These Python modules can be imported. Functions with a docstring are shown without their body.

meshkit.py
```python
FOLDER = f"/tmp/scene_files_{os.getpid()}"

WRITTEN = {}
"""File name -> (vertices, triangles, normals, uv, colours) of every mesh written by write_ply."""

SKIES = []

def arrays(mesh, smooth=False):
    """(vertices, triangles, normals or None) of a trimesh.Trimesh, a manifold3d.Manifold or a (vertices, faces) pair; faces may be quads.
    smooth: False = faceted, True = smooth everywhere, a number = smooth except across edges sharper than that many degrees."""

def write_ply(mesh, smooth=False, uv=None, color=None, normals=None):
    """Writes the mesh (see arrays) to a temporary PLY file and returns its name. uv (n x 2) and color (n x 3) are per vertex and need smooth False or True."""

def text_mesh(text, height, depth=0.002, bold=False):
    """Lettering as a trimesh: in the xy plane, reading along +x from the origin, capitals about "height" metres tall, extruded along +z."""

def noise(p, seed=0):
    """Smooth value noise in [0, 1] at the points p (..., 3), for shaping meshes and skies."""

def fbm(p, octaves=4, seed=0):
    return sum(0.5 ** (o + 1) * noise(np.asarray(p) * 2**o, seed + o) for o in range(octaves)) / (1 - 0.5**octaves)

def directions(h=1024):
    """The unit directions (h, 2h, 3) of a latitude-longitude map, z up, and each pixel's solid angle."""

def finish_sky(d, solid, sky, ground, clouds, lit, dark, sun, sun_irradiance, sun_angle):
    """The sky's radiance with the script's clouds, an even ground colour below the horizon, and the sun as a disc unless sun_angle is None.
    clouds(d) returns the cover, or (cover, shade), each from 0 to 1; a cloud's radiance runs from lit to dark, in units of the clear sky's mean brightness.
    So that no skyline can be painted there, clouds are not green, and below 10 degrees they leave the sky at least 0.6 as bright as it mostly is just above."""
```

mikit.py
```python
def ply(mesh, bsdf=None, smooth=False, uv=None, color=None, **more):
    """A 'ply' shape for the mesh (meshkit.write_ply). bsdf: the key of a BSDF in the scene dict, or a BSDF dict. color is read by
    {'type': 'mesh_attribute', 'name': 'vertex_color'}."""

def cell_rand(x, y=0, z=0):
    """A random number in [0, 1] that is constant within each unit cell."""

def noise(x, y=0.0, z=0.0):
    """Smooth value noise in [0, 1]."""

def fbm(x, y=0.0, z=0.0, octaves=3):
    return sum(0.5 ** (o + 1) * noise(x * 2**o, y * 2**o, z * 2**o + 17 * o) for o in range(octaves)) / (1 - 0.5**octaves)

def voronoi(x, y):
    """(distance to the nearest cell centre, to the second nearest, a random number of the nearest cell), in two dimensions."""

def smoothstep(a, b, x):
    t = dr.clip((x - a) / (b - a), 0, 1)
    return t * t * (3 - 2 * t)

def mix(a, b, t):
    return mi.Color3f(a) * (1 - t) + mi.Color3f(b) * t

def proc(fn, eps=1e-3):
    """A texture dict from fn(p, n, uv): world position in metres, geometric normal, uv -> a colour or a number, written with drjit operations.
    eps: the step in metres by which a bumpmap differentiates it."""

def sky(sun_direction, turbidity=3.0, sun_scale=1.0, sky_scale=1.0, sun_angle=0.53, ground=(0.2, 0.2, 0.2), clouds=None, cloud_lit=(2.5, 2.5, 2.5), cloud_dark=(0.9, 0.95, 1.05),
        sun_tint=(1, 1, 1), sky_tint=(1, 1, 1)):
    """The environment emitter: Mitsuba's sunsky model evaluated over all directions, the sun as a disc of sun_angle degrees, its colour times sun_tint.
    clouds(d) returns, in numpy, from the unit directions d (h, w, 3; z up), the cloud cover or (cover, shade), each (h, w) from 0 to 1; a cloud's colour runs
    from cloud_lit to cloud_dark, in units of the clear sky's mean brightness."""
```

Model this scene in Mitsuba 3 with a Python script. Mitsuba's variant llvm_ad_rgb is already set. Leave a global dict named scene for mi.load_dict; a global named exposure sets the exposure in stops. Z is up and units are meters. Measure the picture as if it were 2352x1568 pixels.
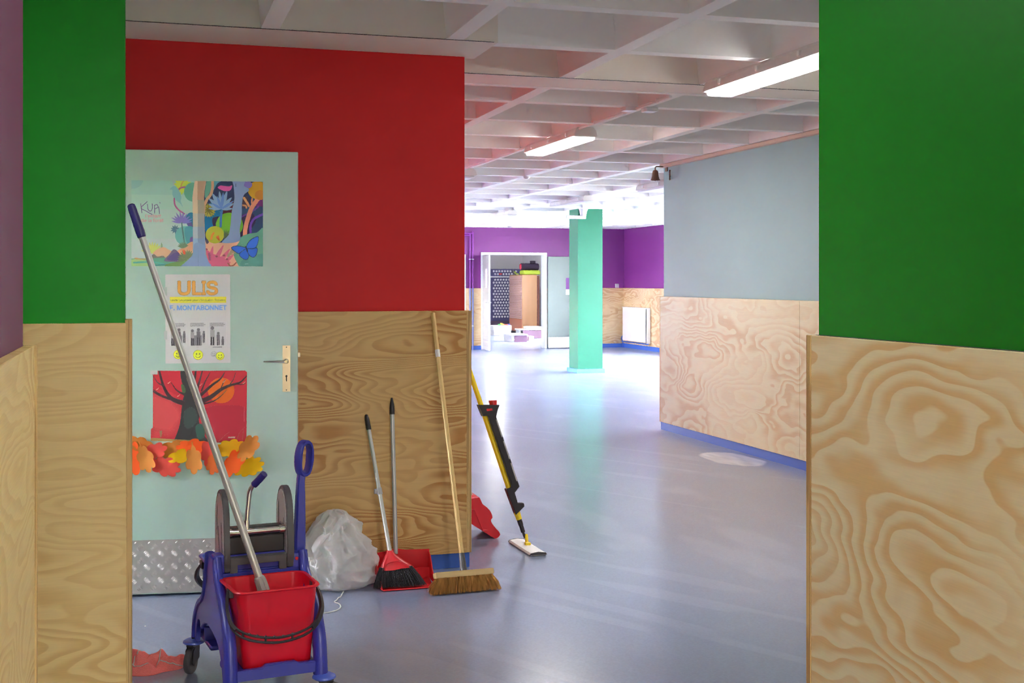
import math, random
import numpy as np
import trimesh, manifold3d
import shapely
from shapely.geometry import Polygon, Point, LineString, box as sbox, MultiPolygon
from shapely.ops import unary_union
from shapely import affinity
import drjit as dr
import mitsuba as mi
import mikit, meshkit
from mikit import noise, fbm, smoothstep, mix, voronoi, cell_rand

random.seed(7)
RNG = np.random.default_rng(7)
T = mi.ScalarTransform4f
scene, labels = {}, {}

# ------------------------------------------------------------------ camera, sky, exposure
YAW = math.atan2(841.0, 2800.0)
SY, CY = math.sin(YAW), math.cos(YAW)
EYE = [0.0, 0.0, 1.44]
scene['camera'] = {
    'type': 'perspective', 'fov': 2 * math.degrees(math.atan(1176.0 / 2800.0)), 'fov_axis': 'x',
    'principal_point_offset_x': 0.0, 'principal_point_offset_y': (784.0 - 645.5) / 1568.0,
    'near_clip': 0.05, 'far_clip': 500.0,
    'to_world': T().look_at(origin=EYE, target=[SY, CY, 1.44], up=[0, 0, 1])}
exposure = 1.95


def cloud_cover(d):
    n = meshkit.fbm(d * 3.0, 3, 5)
    return 0.97 + 0 * n, 0.35 + 0.25 * n


scene['sky'] = mikit.sky([0.5, 0.3, 0.8], turbidity=4.0, sun_scale=0.0, sky_scale=185.0,
                         sun_angle=None, ground=(0.25, 0.26, 0.25), clouds=cloud_cover,
                         cloud_lit=(1.3, 1.34, 1.42), cloud_dark=(1.0, 1.05, 1.15))
LAMP = 45.0          # radiance of a lit lamp diffuser
LAMP_COL = (1.0, 0.99, 0.95)


# ------------------------------------------------------------------ helpers
def lin(r, g, b, k=1.0):
    return [min(0.95, k * ((c / 255.0) / 12.92 if c <= 10 else ((c / 255.0 + 0.055) / 1.055) ** 2.4)) for c in (r, g, b)]


def rgb(c):
    return {'type': 'rgb', 'value': [float(x) for x in c]}


def plastic(key, col, rough=0.4, spec=0.5, metallic=0.0, two=False, **kw):
    d = {'type': 'principled', 'base_color': col if isinstance(col, dict) else rgb(col), 'roughness': float(rough), 'specular': float(spec), 'metallic': float(metallic), **kw}
    scene[key] = {'type': 'twosided', 'b': d}
    return key


def numbered(key):
    if key not in USED:
        USED.add(key)
        return key
    k = 1
    while f'{key}_{k:03d}' in USED:
        k += 1
    key = f'{key}_{k:03d}'
    USED.add(key)
    return key


USED = set()


def thing(name, label, cat, group=None):
    key = numbered(name)
    labels[key] = {'label': label, 'category': cat}
    if group:
        labels[key]['group'] = group
    return key


def part(parent, name, mesh, bsdf, smooth=False, label=None, kind=None, M=None, uv=None, color=None, **kw):
    key = numbered(parent + '__' + name)
    scene[key] = mikit.ply(xf(mesh, M), bsdf, smooth, uv=uv, color=color, **kw)
    if label or kind:
        labels[key] = {}
        if label:
            labels[key]['label'] = label
        if kind:
            labels[key]['kind'] = kind
    return key


def solid(name, mesh, bsdf, label, cat, smooth=False, group=None, M=None, **kw):
    key = thing(name, label, cat, group)
    scene[key] = mikit.ply(xf(mesh, M), bsdf, smooth, **kw)
    return key


def struct(name, mesh, bsdf, label=None, smooth=False, M=None, **kw):
    key = numbered(name)
    scene[key] = mikit.ply(xf(mesh, M), bsdf, smooth, **kw)
    labels[key] = {'kind': 'structure'}
    if label:
        labels[key]['label'] = label
    return key


def vf(mesh):
    if hasattr(mesh, 'to_mesh'):
        m = mesh.to_mesh()
        return np.array(m.vert_properties[:, :3], float), np.array(m.tri_verts, int)
    if isinstance(mesh, (tuple, list)):
        v, f = np.asarray(mesh[0], float), np.asarray(mesh[1], int)
        if f.shape[1] == 4:
            f = np.vstack([f[:, [0, 1, 2]], f[:, [0, 2, 3]]])
        return v, f
    return np.array(mesh.vertices, float), np.array(mesh.faces, int)


def xf(mesh, M):
    if M is None:
        return mesh
    v, f = vf(mesh)
    M = np.asarray(M, float)
    v = v @ M[:3, :3].T + M[:3, 3]
    if np.linalg.det(M[:3, :3]) < 0:
        f = f[:, ::-1]
    return trimesh.Trimesh(v, f, process=False)


def cat(*ms):
    vs, fs, n = [], [], 0
    for m in ms:
        v, f = vf(m)
        vs.append(v); fs.append(f + n); n += len(v)
    return trimesh.Trimesh(np.vstack(vs), np.vstack(fs), process=False)


def box(x0, x1, y0, y1, z0, z1):
    m = trimesh.creation.box((abs(x1 - x0), abs(y1 - y0), abs(z1 - z0)))
    m.apply_translation(((x0 + x1) / 2, (y0 + y1) / 2, (z0 + z1) / 2))
    return m


def rbox(x0, x1, y0, y1, z0, z1, r=0.005, seg=8):
    """Box with rounded edges: the hull of spheres at its corners."""
    r = min(r, abs(x1 - x0) / 2.02, abs(y1 - y0) / 2.02, abs(z1 - z0) / 2.02)
    s = manifold3d.Manifold.sphere(r, seg)
    c = [s.translate((x, y, z)) for x in (x0 + r, x1 - r) for y in (y0 + r, y1 - r) for z in (z0 + r, z1 - r)]
    return manifold3d.Manifold.batch_hull(c)


def cbox(x0, x1, y0, y1, z0, z1, c=0.003):
    """Box with chamfered edges (24 corners)."""
    p = []
    for sx in (0, 1):
        for sy in (0, 1):
            for sz in (0, 1):
                X, Y, Z = (x0, x1)[sx], (y0, y1)[sy], (z0, z1)[sz]
                dx, dy, dz = c * (1 - 2 * sx), c * (1 - 2 * sy), c * (1 - 2 * sz)
                p += [(X, Y + dy, Z + dz), (X + dx, Y, Z + dz), (X + dx, Y + dy, Z)]
    return manifold3d.Manifold.hull_points(np.array(p))


def smooth_path(pts, n=6, closed=False):
    """Catmull-Rom through the points."""
    P = np.asarray(pts, float)
    if closed:
        Q = np.vstack([P[-1], P, P[0], P[1]])
        segs = len(P)
    else:
        Q = np.vstack([2 * P[0] - P[1], P, 2 * P[-1] - P[-2]])
        segs = len(P) - 1
    out = []
    for i in range(segs):
        p0, p1, p2, p3 = Q[i], Q[i + 1], Q[i + 2], Q[i + 3]
        for t in np.linspace(0, 1, n, endpoint=False):
            out.append(0.5 * ((2 * p1) + (-p0 + p2) * t + (2 * p0 - 5 * p1 + 4 * p2 - p3) * t ** 2 + (-p0 + 3 * p1 - 3 * p2 + p3) * t ** 3))
    if not closed:
        out.append(P[-1])
    return np.array(out)


def sweep(path, prof, closed=False, up=(0, 0, 1), scale=None, caps=True):
    """Sweep a 2D profile (n x 2, counter-clockwise) along a path; scale: per-point factor(s)."""
    P = np.asarray(path, float)
    prof = np.asarray(prof, float)
    n, m = len(P), len(prof)
    tang = np.gradient(P, axis=0) if not closed else (np.roll(P, -1, 0) - np.roll(P, 1, 0))
    tang /= np.linalg.norm(tang, axis=1, keepdims=True) + 1e-12
    up = np.asarray(up, float)
    if abs(tang[0] @ up) > 0.95:
        up = np.array([1.0, 0, 0]) if abs(tang[0][0]) < 0.9 else np.array([0, 1.0, 0])
    N = up - tang[0] * (up @ tang[0])
    N /= np.linalg.norm(N)
    V = []
    for i in range(n):
        N = N - tang[i] * (N @ tang[i])
        N /= np.linalg.norm(N) + 1e-12
        B = np.cross(tang[i], N)
        s = np.ones(2) if scale is None else np.broadcast_to(scale[i], 2)
        V.append(P[i] + prof[:, :1] * s[0] * B + prof[:, 1:] * s[1] * N)
    V = np.vstack(V)
    F = []
    for i in range(n if closed else n - 1):
        a, b = i * m, ((i + 1) % n) * m
        for j in range(m):
            k = (j + 1) % m
            F += [(a + j, a + k, b + k), (a + j, b + k, b + j)]
    if not closed and caps:
        c0, c1 = len(V), len(V) + 1
        V = np.vstack([V, P[:1], P[-1:]])
        for j in range(m):
            k = (j + 1) % m
            F += [(c0, k, j), (c1, (n - 1) * m + j, (n - 1) * m + k)]
    mesh = trimesh.Trimesh(V, np.array(F), process=False)
    if mesh.volume < 0:
        mesh.invert()
    return mesh


def circle(r, n=12, ry=None):
    a = np.arange(n) / n * 2 * np.pi
    return np.stack([np.cos(a) * r, np.sin(a) * (ry or r)], 1)


def tube(pts, r, n=12, sub=0, closed=False, scale=None):
    P = smooth_path(pts, sub, closed) if sub else np.asarray(pts, float)
    return sweep(P, circle(r, n), closed, scale=scale)


def rod(p0, p1, r0, r1=None, n=16):
    """Straight tapered round bar between two points."""
    r1 = r0 if r1 is None else r1
    p0, p1 = np.asarray(p0, float), np.asarray(p1, float)
    return sweep(np.array([p0, p1]), circle(1.0, n), scale=[r0, r1])


def lathe(prof, n=24, axis=None, at=(0, 0, 0)):
    """Revolve (r, z) pairs about z."""
    m = trimesh.creation.revolve(np.array(prof, float), sections=n)
    if m.volume < 0:
        m.invert()
    if axis is not None:
        m.apply_transform(trimesh.geometry.align_vectors([0, 0, 1], axis))
    m.apply_translation(at)
    return m


def extrude(poly, h):
    ms = [trimesh.creation.extrude_polygon(g, h, engine='earcut') for g in getattr(poly, 'geoms', [poly]) if g.area > 1e-9]
    return cat(*ms)


def prism(pts, a0, a1, plane='yz', bevel=0):
    """Extrude a 2D outline: plane 'yz' along x, 'xz' along y, 'xy' along z, from a0 to a1."""
    p = pts if isinstance(pts, (Polygon, MultiPolygon)) else Polygon(pts)
    m = extrude(p, a1 - a0)
    v, f = vf(m)
    u, w, h = v[:, 0], v[:, 1], v[:, 2] + a0
    if plane == 'yz':
        V = np.stack([h, u, w], 1)
    elif plane == 'xz':
        V = np.stack([u, h, w], 1); f = f[:, ::-1]
    else:
        V = np.stack([u, w, h], 1)
    return trimesh.Trimesh(V, f, process=False)


def bprism(pts, a0, a1, plane='yz', r=0.004):
    """prism() with its long edges softened by two small steps."""
    p = pts if isinstance(pts, Polygon) else Polygon(pts)
    q = p.buffer(-r, join_style=1)
    if q.is_empty:
        return prism(p, a0, a1, plane)
    cs = manifold3d.CrossSection([np.array(p.exterior.coords)[:-1]] + [np.array(h.coords)[:-1] for h in p.interiors], manifold3d.FillRule.EvenOdd)
    ins = cs.offset(-r, manifold3d.JoinType.Round, 2.0, 8)
    ins2 = cs.offset(-r * 0.3, manifold3d.JoinType.Round, 2.0, 8)
    h = a1 - a0
    man = cs.extrude(h - 2 * r).translate((0, 0, r)) + ins2.extrude(h - 0.7 * r).translate((0, 0, 0.35 * r)) + ins.extrude(h)
    v, f = vf(man)
    u, w, hh = v[:, 0], v[:, 1], v[:, 2] + a0
    if plane == 'yz':
        V = np.stack([hh, u, w], 1)
    elif plane == 'xz':
        V = np.stack([u, hh, w], 1); f = f[:, ::-1]
    else:
        V = np.stack([u, w, hh], 1)
    return trimesh.Trimesh(V, f, process=False)


def mat(origin, ex, ey, ez):
    M = np.eye(4)
    M[:3, 0], M[:3, 1], M[:3, 2], M[:3, 3] = ex, ey, ez, origin
    return M


def lift(poly, z):
    """A flat shapely region as upward-facing triangles in the plane z."""
    vs, fs, n = [], [], 0
    for g in getattr(poly, 'geoms', [poly]):
        if g.geom_type != 'Polygon' or g.area < 1e-10:
            continue
        rings = [np.array(g.exterior.coords)[:-1]] + [np.array(h.coords)[:-1] for h in g.interiors]
        rings = [r if (k == 0) == (Polygon(r).exterior.is_ccw) else r[::-1] for k, r in enumerate(rings)]
        v = np.vstack(rings)
        f = np.asarray(manifold3d.triangulate(rings, 1e-7), int).reshape(-1, 3)

        def cover(f):
            a = v[f]
            return np.abs((a[:, 1, 0] - a[:, 0, 0]) * (a[:, 2, 1] - a[:, 0, 1]) - (a[:, 1, 1] - a[:, 0, 1]) * (a[:, 2, 0] - a[:, 0, 0])).sum() / 2

        if len(f) == 0 or abs(cover(f) / g.area - 1) > 1e-3:
            v, f = trimesh.creation.triangulate_polygon(g, engine='earcut')
            if len(f) == 0 or abs(cover(f) / g.area - 1) > 1e-3:
                tris = [q for q in shapely.constrained_delaunay_triangles(g).geoms]
                v = np.vstack([np.array(q.exterior.coords)[:3] for q in tris])
                f = np.arange(len(v)).reshape(-1, 3)
        if len(f) == 0:
            continue
        q = v[f]
        area = (q[:, 1, 0] - q[:, 0, 0]) * (q[:, 2, 1] - q[:, 0, 1]) - (q[:, 1, 1] - q[:, 0, 1]) * (q[:, 2, 0] - q[:, 0, 0])
        f = np.where(area[:, None] < 0, f[:, ::-1], f)
        a = v[f]
        area = (a[:, 1, 0] - a[:, 0, 0]) * (a[:, 2, 1] - a[:, 0, 1]) - (a[:, 1, 1] - a[:, 0, 1]) * (a[:, 2, 0] - a[:, 0, 0])
        edge = np.linalg.norm(a - np.roll(a, 1, 1), axis=2).max(1)
        f = f[area / np.maximum(edge, 1e-12) > 7e-5]
        if len(f) == 0:
            continue
        vs.append(np.c_[v, np.full(len(v), z)]); fs.append(f + n); n += len(v)
    return (np.vstack(vs), np.vstack(fs)) if vs else (np.zeros((0, 3)), np.zeros((0, 3), int))


def print_mesh(sheet, layers, M, z=0.0, warp=None):
    """A printed sheet as one flat mesh with a colour for each painted region (painter's order), in the sheet's own plane.
    sheet: (region, colour); layers: [(region, colour)]."""
    todo = [(sheet[0], sheet[1])] + layers
    covered, out = Polygon(), []
    for g, c in reversed(todo):
        g = shapely.set_precision(g.intersection(sheet[0]), 2e-5)
        vis = shapely.set_precision(g.difference(covered), 2e-5).buffer(-2.0e-5, join_style=2)
        if not vis.is_empty and vis.area > 1e-9:
            out.append((vis, c))
            covered = covered.union(g)
    V, Fc, Cc, n = [], [], [], 0
    for g, c in out:
        v, f = lift(g, z)
        if len(f) == 0:
            continue
        V.append(v); Fc.append(f + n); n += len(v)
        Cc.append(np.tile(np.asarray(c, float), (len(v), 1)))
    V, Fc, Cc = np.vstack(V), np.vstack(Fc), np.vstack(Cc)
    if warp is not None:
        V = warp(V)
    return xf((V, Fc), M), Cc


# ------------------------------------------------------------------ materials
def ply_fn(seed, light, dark, sx=0.9, sz=3.2, bands=11.0, warp=0.16, patch=0.5):
    """Rotary-cut softwood veneer: contour bands of a stretched, warped height field; each band fades in slowly and ends sharply."""
    def fn(p, n, uv):
        a = p.x + p.y + seed * 7.3
        z = p.z + seed * 3.1
        w1 = fbm(a * 2.6, z * 6.0, seed * 1.7, octaves=3) - 0.5
        w2 = fbm(a * 6.5 + 4.0, z * 15.0, seed * 2.3, octaves=2) - 0.5
        s = fbm(a * sx + 3.1 * seed + 0.25 * w1, z * sz + 0.35 * w1, 2.0 + seed, octaves=2) + warp * w1 + 0.30 * warp * w2
        dens = 0.55 + 0.9 * smoothstep(0.35, 0.7, noise(a * 1.1 + 5.0, z * 1.7, 7.0 + seed))
        t = s * bands * (0.8 + 0.2 * dens) + 0.3 * w2
        w = t - dr.floor(t)
        c = smoothstep(0.18, 0.80, w) * (1 - smoothstep(0.90, 1.0, w))
        big = smoothstep(0.38, 0.62, fbm(a * 1.9, z * 3.6, 21.0 + seed, octaves=2))
        c = c * (1 - patch * (1 - big)) + 0.10 * big
        fib = noise(a * 18.0, z * 460.0, 3.0 + seed)
        fine = noise(a * 7.0, z * 95.0, 5.0 + seed)
        tone = noise(a * 0.8, z * 1.3, 11.0 + seed)
        col = mix(light, dark, dr.clip(c * 0.86 + 0.16 * fine * c, 0, 1))
        return col * (0.945 + 0.055 * fib) * (0.95 + 0.08 * tone)
    return fn


plastic('m_plywood_right', mikit.proc(ply_fn(1, lin(246, 230, 190), lin(228, 192, 134), 0.95, 2.6, 15, 0.30, 0.7)), 0.42, 0.35)
plastic('m_plywood_left', mikit.proc(ply_fn(2, lin(228, 198, 136), lin(212, 174, 108), 1.3, 5.5, 16, 0.2)), 0.45, 0.3)
plastic('m_plywood_mid', mikit.proc(ply_fn(3, lin(206, 168, 110), lin(176, 122, 64), 1.25, 6.8, 17, 0.24, 0.6)), 0.45, 0.3)
plastic('m_plywood_far', mikit.proc(ply_fn(4, lin(226, 200, 160), lin(208, 168, 122), 1.1, 2.8, 11, 0.30, 0.65)), 0.45, 0.3)
plastic('m_plywood_side', mikit.proc(ply_fn(4, lin(214, 208, 170), lin(202, 180, 134), 1.1, 2.8, 11, 0.30, 0.65)), 0.45, 0.3)
plastic('m_plywood_edge', mikit.proc(lambda p, n, uv: mix(lin(206, 172, 116), lin(160, 122, 78), smoothstep(0.45, 0.6, noise(p.x * 260 + p.y * 260, p.z * 3.0, 4.0)) * 0.8)), 0.6, 0.2)


def paint(key, col, rough=0.5, spec=0.4, amp=0.05):
    def fn(p, n, uv):
        v = fbm(p.x * 1.7 + p.y * 1.7, p.z * 1.5, 3.0, octaves=2)
        return mi.Color3f(col) * (1 - amp + 2 * amp * v)
    plastic(key, mikit.proc(fn), rough, spec)
    return key


C_RED, C_GREEN, C_PURPLE = [0.50, 0.013, 0.014], [0.006, 0.18, 0.010], [0.155, 0.021, 0.17]
paint('m_red', C_RED, 0.55, 0.25)
paint('m_green', C_GREEN, 0.45, 0.18)
paint('m_purple', C_PURPLE, 0.5, 0.4)
paint('m_purple_grey', [0.13, 0.032, 0.085], 0.5, 0.22)
paint('m_blue_wall', [0.28, 0.45, 0.48], 0.5, 0.4)
paint('m_mint', [0.014, 0.15, 0.090], 0.42, 0.35)
paint('m_white_wall', [0.78, 0.77, 0.75], 0.6, 0.3)
paint('m_ceiling', [0.87, 0.86, 0.84], 0.7, 0.2)
paint('m_ceiling_beam', [0.80, 0.74, 0.66], 0.7, 0.2)
plastic('m_blue_base', [0.045, 0.13, 0.50], 0.4, 0.5)


def floor_fn(p, n, uv):
    v = fbm(p.x * 0.9, p.y * 0.9, 1.0, octaves=3)
    sp = noise(p.x * 160, p.y * 160, 2.0)
    smear = smoothstep(0.62, 0.8, fbm(p.x * 3.1, p.y * 1.3, 4.0, octaves=3)) * 0.25
    scr = smoothstep(0.80, 0.86, noise(p.x * 9 + p.y * 5, p.y * 0.8 - p.x * 0.5, 6.0)) * 0.10
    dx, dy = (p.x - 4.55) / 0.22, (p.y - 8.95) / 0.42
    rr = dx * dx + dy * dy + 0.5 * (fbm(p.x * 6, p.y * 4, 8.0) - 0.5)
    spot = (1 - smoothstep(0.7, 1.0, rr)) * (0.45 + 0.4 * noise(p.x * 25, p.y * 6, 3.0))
    base = mix([0.136, 0.162, 0.244], [0.166, 0.194, 0.280], v) * (0.94 + 0.10 * sp)
    base = mix(base, [0.30, 0.32, 0.40], smear * 0.5 + scr)
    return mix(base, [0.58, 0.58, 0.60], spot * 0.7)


plastic('m_floor', mikit.proc(floor_fn), 0.22, 1.0)
plastic('m_door', [0.52, 0.66, 0.60], 0.4, 0.45)
plastic('m_door_edge', [0.45, 0.52, 0.47], 0.5, 0.4)
plastic('m_metal_plate', [0.46, 0.41, 0.385], 0.48, 0.5, metallic=0.75)
plastic('m_chrome', [0.85, 0.83, 0.80], 0.14, 0.5, metallic=1.0)
plastic('m_brass_plate', [0.80, 0.70, 0.52], 0.28, 0.5, metallic=1.0)
plastic('m_alu', [0.56, 0.55, 0.53], 0.42, 0.5, metallic=0.55)
plastic('m_black', [0.014, 0.011, 0.014], 0.4, 0.45)
plastic('m_black_soft', [0.02, 0.017, 0.02], 0.7, 0.3)
plastic('m_dark_grey', [0.055, 0.051, 0.055], 0.42, 0.5)
plastic('m_mid_grey', [0.42, 0.41, 0.42], 0.35, 0.5)
plastic('m_cart_blue', [0.021, 0.024, 0.235], 0.36, 0.6)
plastic('m_grip_blue', [0.013, 0.010, 0.105], 0.35, 0.5)
plastic('m_bucket_red', [0.60, 0.006, 0.020], 0.30, 0.5)
plastic('m_red_plastic', [0.58, 0.014, 0.022], 0.35, 0.5)
plastic('m_yellow', [0.86, 0.62, 0.015], 0.35, 0.5)
plastic('m_white_plastic', [0.80, 0.80, 0.79], 0.35, 0.5)
plastic('m_white_frame', [0.74, 0.77, 0.80], 0.4, 0.4)
plastic('m_socket_grey', [0.33, 0.31, 0.30], 0.5, 0.4)
plastic('m_vertex', {'type': 'mesh_attribute', 'name': 'vertex_color'}, 0.55, 0.3)
scene['m_pane'] = {'type': 'thindielectric', 'int_ior': 1.5, 'ext_ior': 1.0}

# ------------------------------------------------------------------ the building
ZC = 2.573            # underside of the ceiling ribs
WT = 1.292            # top of the plywood wainscot
struct('floor', cat(box(-2.6, 11.0, -4.2, 12.0, -0.2, 0.0), box(-0.2, 11.0, 12.0, 35.0, -0.2, 0.0)), 'm_floor', 'grey blue glossy vinyl floor')
struct('ground_outside', cat(box(11.0, 80, -40, 90, -0.8, -0.3), box(-80, -2.6, -40, 90, -0.8, -0.3), box(-2.6, -0.2, 12.0, 90, -0.8, -0.3)), plastic('m_ground', [0.25, 0.27, 0.22], 0.9, 0.1))

# ceiling: slab and coffer ribs, each rib a piece of its own
struct('ceiling', cat(box(-2.6, 11.0, -4.2, 12.0, ZC + 0.30, ZC + 0.55), box(-0.2, 11.0, 12.0, 35.0, ZC + 0.30, ZC + 0.55)), 'm_ceiling', 'white coffered concrete ceiling')
RX = [2.245 + 0.855 * k for k in range(-5, 10)]


def rib_y(x, y0, y1, wb=0.082, wt=0.14):
    return prism([(x - wb / 2, ZC), (x + wb / 2, ZC), (x + wt / 2, ZC + 0.302), (x - wt / 2, ZC + 0.302)], y0, y1, 'xz')


def rib_x(y, x0, x1, wb=0.085, wt=0.145):
    return prism([(y - wb / 2, ZC), (y + wb / 2, ZC), (y + wt / 2, ZC + 0.302), (y - wt / 2, ZC + 0.302)], x0, x1, 'yz')


for x in RX:
    part('ceiling', 'rib', rib_y(x, -4.2, 24.9 if x > -0.05 else 12.0), 'm_ceiling')
ROWS = [5.62 - 0.84 * k for k in range(0, 12)] + [7.38 + 0.87 * k for k in range(0, 21)]
for y in ROWS:
    if abs(y - 5.62) < 0.01:
        part('ceiling', 'rib', rib_x(y, 1.60, 10.6), 'm_ceiling')
    else:
        part('ceiling', 'rib', rib_x(y, -2.4 if y < 12 else -0.1, 10.6), 'm_ceiling')
part('ceiling', 'beam', box(-2.4, 10.6, 6.43, 6.74, ZC - 0.002, ZC + 0.302), 'm_ceiling_beam')
part('ceiling', 'joint', box(-2.4, 10.6, 6.422, 6.43, ZC - 0.0025, ZC + 0.0), 'm_dark_grey')
part('ceiling', 'beam_edge', box(-2.4, 10.6, 6.74, 6.80, ZC - 0.004, ZC + 0.302), 'm_ceiling')
part('ceiling', 'beam', box(-2.4, 1.60, 5.56, 6.0, ZC - 0.002, ZC + 0.302), 'm_ceiling_beam')
part('ceiling', 'joint', box(-2.4, 1.58, 5.553, 5.56, ZC - 0.0025, ZC + 0.0), 'm_dark_grey')


def wainscot(wall, x0, x1, y0, y1, m, z0=0.0, z1=WT):
    return part(wall, 'plywood_panel', cbox(x0, x1, y0, y1, z0, z1, 0.0015), m)


# corridor where the camera stands
w = struct('wall_left', box(-0.46, -0.27, -4.0, 3.0, 0, ZC), 'm_purple_grey', 'purple painted wall with plywood wainscot')
wainscot(w, -0.27, -0.245, -4.0, 3.005, 'm_plywood_left')
part(w, 'plywood_edge', cbox(-0.46, -0.2405, 3.005, 3.03, 0, WT, 0.001), 'm_plywood_edge')
w = struct('wall_right', box(1.765, 1.98, -4.0, 2.955, 0, ZC), 'm_green', 'green painted wall with plywood wainscot')
wainscot(w, 1.742, 1.765, -4.0, 2.957, 'm_plywood_right')
part(w, 'plywood_edge', cbox(1.740, 1.98, 2.957, 2.980, 0, WT, 0.001), 'm_plywood_edge')
part(w, 'gap_filler', box(1.755, 1.765, -4.0, 2.955, WT - 0.002, WT + 0.0015), 'm_dark_grey')
struct('wall_rear', box(-0.5, 2.0, -4.2, -4.0, 0, ZC), 'm_white_wall')
# passage to the left, closed by the green wall
w = struct('wall_corner', box(-2.6, -0.067, 4.305, 4.42, 0, ZC), 'm_green', 'green painted wall end beside the open door')
wainscot(w, -2.6, -0.062, 4.28, 4.305, 'm_plywood_left', 0.0, WT + 0.008)
part(w, 'plywood_edge', cbox(-0.067, -0.045, 4.282, 4.42, 0, WT + 0.018, 0.001), 'm_plywood_edge')
struct('wall_passage', box(-2.6, -2.4, 2.8, 4.42, 0, ZC), 'm_white_wall')
struct('wall_passage_side', box(-2.6, -0.46, 2.8, 3.0, 0, ZC), 'm_purple')
struct('wall_closet', cat(box(-2.6, -2.4, 4.42, 5.96, 0, 0.95), box(-2.6, -2.4, 4.42, 5.96, 2.12, ZC + 0.3), box(-2.6, -2.4, 4.42, 4.85, 0.95, 2.12), box(-2.6, -2.4, 5.82, 5.96, 0.95, 2.12)), 'm_white_wall')
# red wall block
w = struct('wall_red', box(-2.6, 1.540, 5.96, 12.0, 0, ZC), 'm_red', 'red painted wall with plywood wainscot')
wainscot(w, -0.2, 1.542, 5.925, 5.95, 'm_plywood_mid', 0.078)
part(w, 'plywood_panel', cbox(1.542, 1.568, 5.928, 12.0, 0.078, WT, 0.0015), 'm_plywood_edge')
part(w, 'batten', box(-0.2, 1.54, 5.95, 5.96, 0.09, WT - 0.01), 'm_plywood_edge')
struct('baseboard_red', cat(box(-0.2, 1.563, 5.953, 5.965, 0, 0.085), box(1.538, 1.563, 5.95, 12.0, 0, 0.085)), 'm_blue_base')
# door frame of the opened door
struct('trim_1', cat(box(-0.33, -0.20, 5.86, 5.95, 0, 2.08), box(-0.33, -0.20, 4.42, 4.92, 0, 2.12), box(-0.33, -0.20, 4.42, 5.95, 2.05, ZC)), 'm_door_edge', 'painted steel frame of the open door')
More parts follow.
